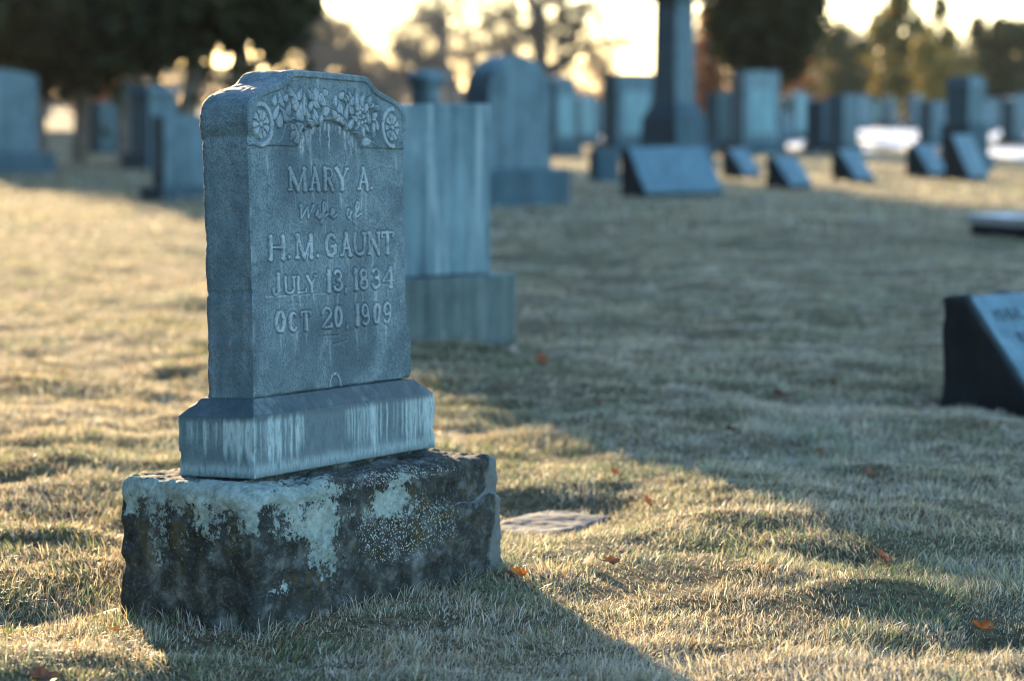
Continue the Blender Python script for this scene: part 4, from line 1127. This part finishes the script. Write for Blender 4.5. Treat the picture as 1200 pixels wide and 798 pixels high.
# ------------------------------------------------------------------ fallen leaves
def fallen_leaf(x, y, size, rz, label, col, tilt=(0.3, 0.2), curl=0.5, seed=0):
    rs2 = random.Random(seed)
    n, K = 34, 5
    th = np.linspace(0, 2 * np.pi, n, endpoint=False)
    rad = 0.74 + 0.26 * np.abs(np.cos(2.5 * th)) ** 0.9 + 0.05 * np.cos(11 * th)
    rad[np.abs(th - np.pi) < 0.25] *= 0.75
    V_ = [(0, 0, 0)]
    for k in range(1, K + 1):
        for t, rd in zip(th, rad):
            r_ = rd * k / K
            xx, yy = r_ * math.cos(t), r_ * math.sin(t) * 0.85
            V_.append((xx, yy, curl * (xx * xx * 0.6 + abs(yy) ** 1.5 * 0.7) + 0.08 * math.sin(5 * t) * r_))
    F3 = np.array([(0, 1 + i, 1 + (i + 1) % n) for i in range(n)])
    F4 = np.array([(1 + (k - 1) * n + i, 1 + k * n + i, 1 + k * n + (i + 1) % n, 1 + (k - 1) * n + (i + 1) % n) for k in range(1, K) for i in range(n)])
    V_ = np.array(V_) * size
    cc_ = np.tile(np.array(col), (len(V_), 1)) * (0.8 + 0.4 * vnoise(V_[:, 0] * 90, V_[:, 1] * 90, seed, 3)[:, None])
    z = float(gz(x, y)) + 0.022
    o = mesh_np('fallen_leaf', V_, [F3, F4], M['dead'], attrs={'col': cc_})
    o.location = (x, y, z); o.rotation_euler = (tilt[0], tilt[1], rz)
    tag(o, label, 'leaf', 'fallen leaves on the grass')
    # petiole
    pts = [(-0.55 * size, 0, 0.1 * size), (-1.1 * size, 0.05 * size, 0.1 * size), (-1.5 * size, 0.2 * size, 0.25 * size)]
    w = 0.0012
    Vp, Fp = [], []
    for q_ in pts:
        for a in range(4): Vp.append((q_[0], q_[1] + w * math.cos(a * 1.57), q_[2] + w * math.sin(a * 1.57)))
    for i in range(2):
        for a in range(4): Fp.append((i * 4 + a, i * 4 + (a + 1) % 4, i * 4 + 4 + (a + 1) % 4, i * 4 + 4 + a))
    mesh_np('leaf_stalk', Vp, [np.array(Fp)], M['dead'], o, attrs={'col': np.tile(np.array(col) * 0.6, (len(Vp), 1))})
    return o


def gp(px, py):
    a, b = (px - 600) / F_PX, (399 - py) / F_PX
    v = np.array([a, math.cos(PITCH) + b * math.sin(PITCH), -math.sin(PITCH) + b * math.cos(PITCH)])
    t = -CAM_H / v[2]
    p_ = v * t
    for _ in range(3):
        t = (float(gz(p_[0], p_[1])) + 0.02 - CAM_H) / v[2]; p_ = v * t
    return p_[0], p_[1]


OR, BR, DK, PL = (0.22, 0.105, 0.055), (0.16, 0.09, 0.06), (0.13, 0.07, 0.045), (0.50, 0.46, 0.42)
for i, (px, py, sz, rz, col, tl, lab) in enumerate((
        (607, 670, 0.020, 0.4, (0.62, 0.20, 0.03), (0.5, 0.2), 'bright orange leaf lying against the foot of the lichen covered block'),
        (596, 673, 0.013, 2.4, OR, (0.2, -0.4), 'smaller rust leaf beside the bright orange one at the foot of the block'),
        (693, 657, 0.022, 2.9, PL, (0.3, 0.9), 'pale curled leaf on lit grass below the flat sunk stone'),
        (716, 659, 0.020, 0.2, BR, (0.4, 0.1), 'brown leaf touching the pale curled leaf'),
        (758, 584, 0.022, 0.9, OR, (0.9, 0.3), 'orange brown leaf standing on the sunlit crest right of the sunk stone'),
        (720, 551, 0.020, 2.0, OR, (0.9, 0.2), 'orange leaf upright near the dark tuft behind the sunk stone'),
        (960, 524, 0.030, 1.4, (0.36, 0.17, 0.09), (1.1, 0.1), 'broad brown leaf leaning against the long green tuft'),
        (1034, 654, 0.026, 0.8, (0.28, 0.13, 0.08), (0.7, 0.5), 'curled brown leaf on the lit grass toward the right'),
        (1152, 742, 0.028, 2.2, (0.15, 0.09, 0.055), (0.5, 0.3), 'dull brown leaf near the lower right corner'),
        (1018, 553, 0.018, 0.1, OR, (0.4, 0.3), 'small orange leaf in the shaded grass right of the long tuft'),
        (912, 465, 0.036, 0.3, DK, (0.3, 0.2), 'dark brown leaf on shaded grass left of the black sided marker'),
        (976, 450, 0.024, 1.9, OR, (0.9, 0.1), 'rust leaf standing just left of the black sided marker'),
        (634, 422, 0.034, 0.4, (0.33, 0.11, 0.06), (0.8, 0.2), 'red brown leaf on the grass right of the stained base'),
        (602, 415, 0.036, 2.0, (0.62, 0.62, 0.60), (0.7, 0.5), 'whitish leaf on the grass just below the stained base'),
        (700, 474, 0.026, 1.2, OR, (0.8, 0.3), 'small rust leaf at the edge of the shaded lawn'),
        (855, 505, 0.024, 0.4, DK, (0.3, 0.2), 'dark leaf lying left of the broad brown leaf'),
        (48, 784, 0.034, 0.6, (0.10, 0.07, 0.05), (0.25, 0.2), 'dark curled leaf in the lower left corner'),
        (136, 740, 0.020, 2.4, (0.26, 0.18, 0.10), (0.3, 0.3), 'tan leaf in the grass below the left corner of the block'))):
    x, y = gp(px, py)
    fallen_leaf(x, y, sz, rz, lab, col, tl, 0.6, i)

# ------------------------------------------------------------------ snow and distant ground cover
def snow():
    V_, F_, off = [], [], 0
    for px0, px1, y0, y1 in ((950, 1012, 151, 158), (1095, 1145, 150, 160), (830, 860, 156, 164), (1006, 1106, 153, 166), (1030, 1062, 166, 176), (903, 966, 163, 178), (1138, 1215, 153, 172), (1150, 1220, 176, 186), (688, 726, 154, 164), (1075, 1100, 166, 178)):
        d0, d1 = CAM_H * F_PX / (y1 - HORIZON), CAM_H * F_PX / (y0 - HORIZON)
        dc = (d0 + d1) / 2
        xa, xb = at_px(px0, dc), at_px(px1, dc)
        n_ = 60
        s_, t_ = np.meshgrid(np.linspace(-1, 1, n_), np.linspace(-1, 1, n_))
        X = (xa + xb) / 2 + s_ * (xb - xa) / 2 * 1.15; Y = dc + t_ * (d1 - d0) / 2 * 1.1
        h_ = 0.10 * (1.0 - np.maximum(np.abs(s_) ** 2.5, np.abs(t_) ** 2.5) + 0.45 * fbm(X * 0.8, Y * 0.35, 0, 4, 200))
        h_ = np.clip(h_, -0.03, 0.09)
        Z = gz(X, Y) + h_
        V_.append(np.c_[X.ravel(), Y.ravel(), Z.ravel()]); F_.append(grid_faces(n_, n_, off)); off += n_ * n_
    o = mesh_np('snow', np.concatenate(V_), [np.concatenate(F_)], M['snow'])
    tag(o, 'thin patches of old snow on the sunlit far lawn', 'snow', kind='stuff')
snow()


# ------------------------------------------------------------------ trees
def tubes(paths, sides=5):
    V_, F_, off = [], [], 0
    for pts, rad in paths:
        pts, rad = np.asarray(pts, float), np.asarray(rad, float)
        t = np.gradient(pts, axis=0); t /= np.maximum(np.linalg.norm(t, axis=1), 1e-9)[:, None]
        ref = np.array([0.31, 0.83, 0.2]) if abs(t[0][2]) > 0.8 else np.array([0, 0, 1.0])
        a = np.cross(t, ref); a /= np.maximum(np.linalg.norm(a, axis=1), 1e-9)[:, None]
        b = np.cross(t, a)
        k = np.arange(sides) * 2 * np.pi / sides
        ringp = pts[:, None] + rad[:, None, None] * (a[:, None] * np.cos(k)[None, :, None] + b[:, None] * np.sin(k)[None, :, None])
        V_.append(ringp.reshape(-1, 3))
        n = len(pts); i = np.arange(n - 1)[:, None] * sides; j = np.arange(sides)[None, :]
        F_.append(np.stack([i + j, i + (j + 1) % sides, i + sides + (j + 1) % sides, i + sides + j], -1).reshape(-1, 4) + off)
        off += n * sides
    return np.concatenate(V_), np.concatenate(F_)


def branch(rs_, p, d, L, r, lvl, out, maxl, droop=0.0, rmin=0.010):
    n = 5
    pts, rad = [p], [r]
    for i in range(n):
        d = d + rs_.normal(0, 0.10 + 0.04 * lvl, 3) + np.array([0, 0, 0.05 - droop * lvl * 0.05])
        d /= np.linalg.norm(d)
        p = p + d * L / n
        pts.append(p); rad.append(r * (1 - (0.25 if lvl == 0 else 0.45) * (i + 1) / n))
    out[lvl].append((pts, rad))
    if lvl >= maxl: return
    kids = 3 if lvl == 0 else (5 if lvl < maxl - 1 else 4)
    for k in range(kids):
        t = 1.0 if k < 2 and lvl < 2 else rs_.uniform(0.3, 1.0)
        i = min(n, max(1, int(round(t * n))))
        q = pts[i]
        ax_ = rs_.normal(0, 1, 3); ax_ -= ax_ @ d * d; ax_ /= np.linalg.norm(ax_)
        ang = rs_.uniform(0.4, 1.15) if lvl else rs_.uniform(0.35, 0.7)
        nd = d * math.cos(ang) + ax_ * math.sin(ang)
        branch(rs_, q, nd, L * rs_.uniform(0.58, 0.8), max(rad[i] * rs_.uniform(0.6, 0.8), rmin), lvl + 1, out, maxl, droop, rmin)


def make_bare(seed, H, fork=0.25, tr=0.03, maxl=5, droop=0.3):
    rs_ = np.random.default_rng(seed)
    out = [[] for _ in range(maxl + 1)]
    branch(rs_, np.array([0, 0, -0.1]), np.array([0.03, 0.0, 1.0]), H * fork, H * tr, 0, out, maxl, droop)
    trunk = tubes(out[0] + out[1], 9)
    crown = tubes(sum(out[2:], []), 3)
    return trunk, crown


def bare_tree(px, d, seed, H, label, fork=0.25, tr=0.03, maxl=5, rz=0.0, proto=None, group=None, colm='twig'):
    x = at_px(px, d)
    r = empty('bare_tree', (x, d, float(gz(x, d)) * 0.5), rz)
    tag(r, label, 'tree', group)
    if proto is None:
        (tv, tf), (cv, cf) = make_bare(seed, H, fork, tr, maxl)
        a = mesh_np('trunk', tv, [tf], M['bark'], r); b = mesh_np('crown', cv, [cf], M[colm], r, smooth=False)
        return r, (a.data, b.data)
    for nm, me in zip(('trunk', 'crown'), proto):
        o = bpy.data.objects.new(nm, me); COL.objects.link(o); o.parent = r
    return r, proto


def leaf_cloud(rng, centers, radii, n, size, cols, flatten=1.0):
    """n small leaf clumps spread through ellipsoidal lobes"""
    centers, radii = np.asarray(centers, float), np.asarray(radii, float)
    w = radii.prod(1) ** 0.7; w /= w.sum()
    k = rng.choice(len(centers), n, p=w)
    v = rng.normal(size=(n, 3)); v /= np.linalg.norm(v, axis=1)[:, None]
    rr_ = rng.random(n) ** (1 / 2.4)
    rr_ = rr_ * (1 + (rng.random(n) < 0.22) * rng.random(n) * 0.30)
    p = centers[k] + v * rr_[:, None] * radii[k] * (1 + 0.18 * fbm(v[:, 0] * 3 + k, v[:, 1] * 3, v[:, 2] * 3, 3, 5))[:, None]
    a = rng.normal(size=(n, 3)); a /= np.linalg.norm(a, axis=1)[:, None]
    b = np.cross(a, rng.normal(size=(n, 3))); b /= np.linalg.norm(b, axis=1)[:, None]
    s = size * (0.5 + rng.random(n))
    q = np.stack([p - a * s[:, None], p + b * s[:, None] * 0.5, p + a * s[:, None], p - b * s[:, None] * 0.5], 1)
    c = np.asarray(cols)[rng.integers(0, len(cols), n)] * (0.6 + 0.8 * rng.random(n))[:, None]
    return q.reshape(-1, 3), np.arange(n * 4).reshape(-1, 4), np.repeat(c, 4, 0)


DARKG = [(0.022, 0.034, 0.016), (0.035, 0.045, 0.018), (0.05, 0.055, 0.02), (0.03, 0.03, 0.015)]
OLIVE = [(0.06, 0.085, 0.035), (0.09, 0.105, 0.04), (0.05, 0.08, 0.05), (0.16, 0.13, 0.05)]
BROWNL = [(0.32, 0.13, 0.05), (0.38, 0.17, 0.07), (0.25, 0.10, 0.05)]
SUN_GOLD = [(0.28, 0.20, 0.05), (0.20, 0.17, 0.05), (0.34, 0.24, 0.07)]  # golden highlight of the low sun put into the leaf colour


def leafy(name, px, d, lobes, n, size, cols, label, trunks, seed, rz=0, group=None, cat='tree'):
    rng = np.random.default_rng(seed)
    x = at_px(px, d)
    r = empty(name, (x, d, 0), rz); tag(r, label, cat, group)
    V_, F_, c = leaf_cloud(rng, [l[0] for l in lobes], [l[1] for l in lobes], n, size, cols)
    mesh_np('crown', V_, [F_], M['leaf'], r, smooth=False, attrs={'col': c})
    tv, tf = tubes(trunks, 9)
    mesh_np('trunk', tv, [tf], M['bark'], r)
    return r


def trunkpath(x0, y0, x1, y1, h, r0, r1, n=8, seed=0):
    t = np.linspace(0, 1, n)
    g_ = np.random.default_rng(seed)
    return (np.c_[x0 + (x1 - x0) * t + g_.normal(0, 0.03, n), y0 + (y1 - y0) * t, -0.1 + (h + 0.1) * t], r0 + (r1 - r0) * t ** 0.7)


# big dark evergreens at the left; their lower skirts hang into the top of the picture
leafy('evergreen_tree', 20, 41, [((1.1, 0, 3.6), (1.6, 1.8, 2.2)), ((0.7, 0, 2.8), (1.2, 1.6, 1.4)), ((0.3, 0, 7.8), (2.3, 2.2, 3.2)), ((1.4, 0.4, 6), (1.6, 1.8, 3.2)), ((-0.5, .5, 7.4), (1.75, 1.8, 2.7)), ((0.6, -.6, 2.6), (1.2, 1.2, 1.2)), ((1.9, -.6, 2.7), (1.2, 1.2, 1.3))],
      34000, 0.17, DARKG, 'massive dark evergreen with low skirt at the left edge', [trunkpath(0.3, 0, 0.2, 0, 7, 0.26, 0.12), trunkpath(1.0, 0.3, 1.4, 0, 5, 0.16, 0.07, seed=1), trunkpath(-0.5, 0.2, -0.7, 0, 5, 0.16, 0.08, seed=2)], 1)
leafy('evergreen_tree', 230, 40, [((-0.8, 0, 4.7), (1.6, 1.7, 3.0)), ((0.8, 0, 4.6), (1.2, 1.6, 2.9)), ((0.2, 0, 7.2), (1.7, 1.7, 3.2)), ((1.35, 0, 3.2), (0.8, 1.1, 1.5)), ((-1.5, .4, 5.2), (1.2, 1.5, 2.8)), ((-0.3, -.6, 2.95), (1.5, 0.9, 1.25)), ((-1.6, -.3, 2.9), (1.1, 0.9, 1.2))],
      32000, 0.16, DARKG, 'dark evergreen with grey leaning trunks above the plain stone, left of the carved headstone', [trunkpath(-0.15, 0, 0.35, 0, 5.5, 0.19, 0.10, seed=3), trunkpath(0.42, 0.1, 1.1, 0, 4.5, 0.17, 0.08, seed=4), trunkpath(-1.1, 0, -1.2, 0.2, 5.0, 0.16, 0.08, seed=5), trunkpath(-0.5, 0.5, -0.9, 0.3, 4.0, .11, .06, seed=6)], 2)
# further dense evergreens behind them that keep the low sun off the middle lawn
for i, (px, d, H, lab) in enumerate(((-125, 86, 16, 'tall evergreen furthest left behind the massive dark evergreen'), (-60, 90, 17, 'tall evergreen behind the massive dark evergreen'), (5, 92, 16, 'tall evergreen between the two dark evergreens, far behind'))):
    leafy('evergreen_tree', px, d, [((0, 0, H * .3), (2.4, 2.4, H * .24)), ((-.8, 0, H * .5), (2.0, 2, H * .27)), ((.6, 0, H * .72), (1.5, 1.5, H * .26))], 5200, 0.36, DARKG, lab, [trunkpath(0, 0, 0, 0, H * .8, 0.3, 0.05)], 20 + i)
# unseen row of evergreens, added out of view to shade the stones' left flanks
def shade_row():
    rng = np.random.default_rng(900)
    V_, F_, c = leaf_cloud(rng, [(0, 0, 3.6), (0.4, 0.5, 7.5), (-.3, -.4, 11)], [(2.6, 2.6, 3.2), (2.3, 2.3, 3.5), (1.4, 1.4, 3.2)], 6000, 0.42, DARKG)
    first = None
    for i, (x, y) in enumerate([(-13.5 - (j % 2) * 0.8, -14 + 4.2 * j) for j in range(11)] + [(-24.5 - (j % 2), 34 + 4.5 * j) for j in range(7)]):
        r_ = empty('evergreen_tree', (x, y, 0), i * 1.3)
        tag(r_, 'unseen evergreen added left of the lawn to shade the stones', 'tree', 'unseen evergreens added left of the lawn for shade')
        if first is None:
            a_ = mesh_np('crown', V_, [F_], M['leaf'], r_, smooth=False, attrs={'col': c})
            tv, tf = tubes([trunkpath(0, 0, 0, 0, 9, 0.25, 0.06)], 9); b_ = mesh_np('trunk', tv, [tf], M['bark'], r_)
            first = (a_.data, b_.data)
        else:
            for nm, me in zip(('crown', 'trunk'), first):
                o_ = bpy.data.objects.new(nm, me); COL.objects.link(o_); o_.parent = r_
shade_row()
# dark round tree behind the twin stone
leafy('clipped_evergreen', 895, 52, [((0, 0, 3.3), (1.28, 1.3, 1.95)), ((0.0, 0, 5.0), (1.5, 1.4, 2.6)), ((0.3, 0, 2.7), (0.95, 0.9, 1.15)), ((-.45, 0, 3.3), (.9, 1, 1.6))],
      26000, 0.12, DARKG, 'dark egg shaped evergreen standing above the high flat topped stone', [trunkpath(0.1, 0, 0, 0, 5, 0.16, 0.06)], 5)
leafy('oak_sapling', 826, 66, [((0, 0, 1.9), (0.55, 0.5, 1.5)), ((0.3, 0, 3.0), (0.5, 0.5, 1.1)), ((0.1, 0, 1.2), (0.6, 0.5, 0.9))], 2600, 0.10, BROWNL, 'small tree still holding orange brown leaves, between the tall shaft and the dark round tree', [trunkpath(0, 0, 0.1, 0, 3.2, 0.05, 0.02)], 6)
leafy('oak_sapling', 934, 120, [((0, 0, 1.4), (3.2, 0.8, 1.6))], 2600, 0.16, BROWNL, 'low brown leaved thicket under the dark round tree', [trunkpath(0, 0, 0.1, 0, 2.0, 0.06, 0.02)], 61, cat='shrub')
leafy('bush', 116, 70, [((0, 0, 1.1), (0.75, 0.6, 0.9))], 1500, 0.10, [(0.45, 0.15, 0.06), (0.5, 0.2, 0.1)], 'orange leaved bush behind the low blue stone under the evergreens', [trunkpath(0, 0, 0, 0, 1, 0.04, 0.02)], 7, cat='shrub')
# conifers on the right
for i, (px, d, sc_, cols, n, lab) in enumerate((
        (1010, 110, 1.0, OLIVE, 9000, 'grey green conifer right of the dark round tree'),
        (1075, 96, 1.05, OLIVE + SUN_GOLD, 10000, 'olive conifer with gold sunlight in its leaf colour, left of the narrow pillar stone'),
        (1165, 104, 0.95, DARKG + OLIVE, 10000, 'dark green conifer behind the right edge stones'),
        (965, 150, 1.2, OLIVE, 5000, 'far conifer peeping out behind the dark round tree'),
        (1240, 120, 1.2, OLIVE, 6000, 'conifer just outside the right edge'))):
    g_ = np.random.default_rng(500 + i)
    L_ = [((0, 0, 1.9 * sc_), (2.0, 1.3, 1.4 * sc_))]
    for q in range(16):
        zz = g_.uniform(1.2, 4.6 + (1.2 if i == 1 else 0)) * sc_
        sp = 2.5 * (1 - zz / 8.5)
        L_.append(((g_.uniform(-sp, sp), g_.uniform(-.8, .8), zz), tuple(g_.uniform(0.35, 0.85, 3))))
    leafy('conifer', px, d, L_, n, 0.15, cols, lab, [trunkpath(0, 0, 0, 0, 4.0, 0.12, 0.03)], 40 + i)
leafy('shrub', 1090, 90, [((0, 0, 2.3), (0.9, 0.6, 0.6)), ((.7, 0, 2.0), (.5, .5, .4)), ((-.3, 0, 2.9), (.5, .5, .5)), ((0, 0, 1.1), (.6, .5, .9))], 3500, 0.12, SUN_GOLD, 'bush coloured golden as if sunlit, in front of the olive conifer', [trunkpath(0, 0, 0, 0, 2.0, 0.06, 0.02)], 60, cat='shrub')
leafy('shrub', 700, 75, [((0, 0, 1.2), (0.8, 0.6, 1.3)), ((0.2, 0, 2.2), (0.5, 0.5, 0.9))], 1600, 0.07, [(0.20, 0.13, 0.10), (0.26, 0.17, 0.13)], 'bare brown twiggy bush left of the large square stone', [trunkpath(0, 0, 0, 0, 2.2, 0.04, 0.02)], 62, cat='shrub')

# bare trees
bt, pA = bare_tree(618, 62, 3, 13, 'thick trunked bare tree forking behind the tall arched stone', 0.17, 0.030, 5)
_, pB = bare_tree(492, 85, 8, 11, 'bare tree above the urn topped pillar', 0.14, 0.016, 5)
_, pC = bare_tree(395, 70, 15, 9, 'spreading bare tree just right of the dark evergreens, above the carved headstone', 0.12, 0.016, 5)
protos = [pA, pB, pC]
rs3 = random.Random(12)
k = 0
for px, d, sc_ in ((385, 90, 0.6), (530, 90, .7), (450, 80, .5), (575, 95, .65), (420, 100, .6), (512, 140, .8), (350, 120, .8), (420, 130, .9), (455, 150, 1.0), (540, 110, .9), (560, 170, 1.1), (600, 180, 1.0), (650, 150, .42), (690, 170, .36), (735, 160, .4), (668, 120, .3), (715, 130, .33), (775, 130, .7), (800, 180, .8), (840, 160, .9),
                   (940, 180, .8), (985, 150, .8), (1030, 190, .8), (1060, 160, .7), (1110, 170, .75), (1150, 150, .8), (1190, 180, .9), (270, 140, 1.1), (160, 160, 1.1), (60, 150, 1.1), (20, 170, 1.1)):
    r, _ = bare_tree(px, d, 0, 0, 'one of the bare grey trees in the hazy row on the horizon', proto=protos[k % 3], rz=rs3.uniform(0, 6.28), group='bare trees on the horizon')
    r.scale = (sc_ * 1.5, sc_ * 1.5, sc_ * 1.5)
    k += 1


def woods():
    """far-off wood that reads as one grey brown mass"""
    rng = np.random.default_rng(77)
    n = 26000
    x = rng.uniform(-75, 75, n); d = rng.uniform(300, 330, n)
    hmax = 2.2 + 2.2 * fbm(x / 14, 0.3, 0, 3, 300) + 4.5 * sstep(18, 45, x) + 2.2 * sstep(-8, -30, x)
    z = rng.random(n) ** 0.8 * hmax
    s = 0.45 * (0.5 + rng.random(n))
    a = rng.normal(size=(n, 3)); a /= np.linalg.norm(a, axis=1)[:, None]
    b = np.cross(a, rng.normal(size=(n, 3))); b /= np.linalg.norm(b, axis=1)[:, None]
    p = np.c_[x, d, z]
    q = np.stack([p - a * s[:, None], p + b * s[:, None] * .4, p + a * s[:, None], p - b * s[:, None] * .4], 1).reshape(-1, 3)
    c = np.array([(0.16, 0.13, 0.11), (0.11, 0.12, 0.09), (0.20, 0.16, 0.12)])[rng.integers(0, 3, n)]
    o = mesh_np('distant_woods', q, [np.arange(n * 4).reshape(-1, 4)], M['leaf'], smooth=False, attrs={'col': np.repeat(c, 4, 0)})
    tag(o, 'low grey brown wood on the far horizon', 'woods', kind='stuff')
woods()

# ------------------------------------------------------------------ haze
hz = bpy.data.materials.new('air'); hz.use_nodes = True
hz.node_tree.nodes.clear()
_o = hz.node_tree.nodes.new('ShaderNodeOutputMaterial'); _v = hz.node_tree.nodes.new('ShaderNodeVolumePrincipled')
_v.inputs['Color'].default_value = (0.95, 0.93, 0.90, 1); _v.inputs['Density'].default_value = 0.0002; _v.inputs['Anisotropy'].default_value = 0.0
hz.node_tree.links.new(_v.outputs[0], _o.inputs['Volume'])
V_, F_ = boxv(-1650, 1650, -1650, 1660, -1.5, 21.0)
o = mesh_np('haze', np.array(V_), [np.array(F_)], hz, smooth=False)
tag(o, kind='stuff')

# ------------------------------------------------------------------ sky, sun, camera
w = bpy.data.worlds.new('World'); SC.world = w; w.use_nodes = True
nt = w.node_tree
bg = nt.nodes['Background']
sky = nt.nodes.new('ShaderNodeTexSky'); sky.sky_type = 'NISHITA'; sky.sun_disc = False
sky.sun_elevation = RAD(SUN_EL); sky.sun_rotation = RAD(-SUN_AZ)
sky.air_density = 1.0; sky.dust_density = 0.3; sky.ozone_density = 2.0
nt.links.new(sky.outputs[0], bg.inputs[0]); bg.inputs[1].default_value = 0.15

ld = bpy.data.lights.new('sun', 'SUN'); ld.energy = 5.0; ld.angle = RAD(0.5); ld.color = (1.0, 0.73, 0.43)
lo = bpy.data.objects.new('sun', ld); COL.objects.link(lo)
sv = Vector((-math.sin(RAD(SUN_AZ)) * math.cos(RAD(SUN_EL)), math.cos(RAD(SUN_AZ)) * math.cos(RAD(SUN_EL)), math.sin(RAD(SUN_EL))))
lo.rotation_euler = sv.to_track_quat('Z', 'Y').to_euler()
lo.location = sv * 60

cd = bpy.data.cameras.new('camera'); cam = bpy.data.objects.new('camera', cd); COL.objects.link(cam)
cd.sensor_width = 36; cd.lens = F_PX * 36 / 1200.0
cam.location = (0, 0, CAM_H); cam.rotation_euler = (RAD(90) - PITCH, 0, 0)
cd.clip_end = 6000; cd.clip_start = 0.05
cd.dof.use_dof = True; cd.dof.focus_distance = 5.02; cd.dof.aperture_fstop = 2.8
SC.camera = cam
SC.view_settings.view_transform = 'Standard'; SC.view_settings.look = 'None'
SC.view_settings.exposure = 2.1; SC.view_settings.gamma = 1.0
SC.cycles.filter_width = 1.0; SC.cycles.use_denoising = True; SC.cycles.denoiser = 'OPENIMAGEDENOISE'
SC.cycles.max_bounces = 6; SC.cycles.transparent_max_bounces = 4; SC.cycles.diffuse_bounces = 3; SC.cycles.transmission_bounces = 3
SC.cycles.sample_clamp_indirect = 8.0
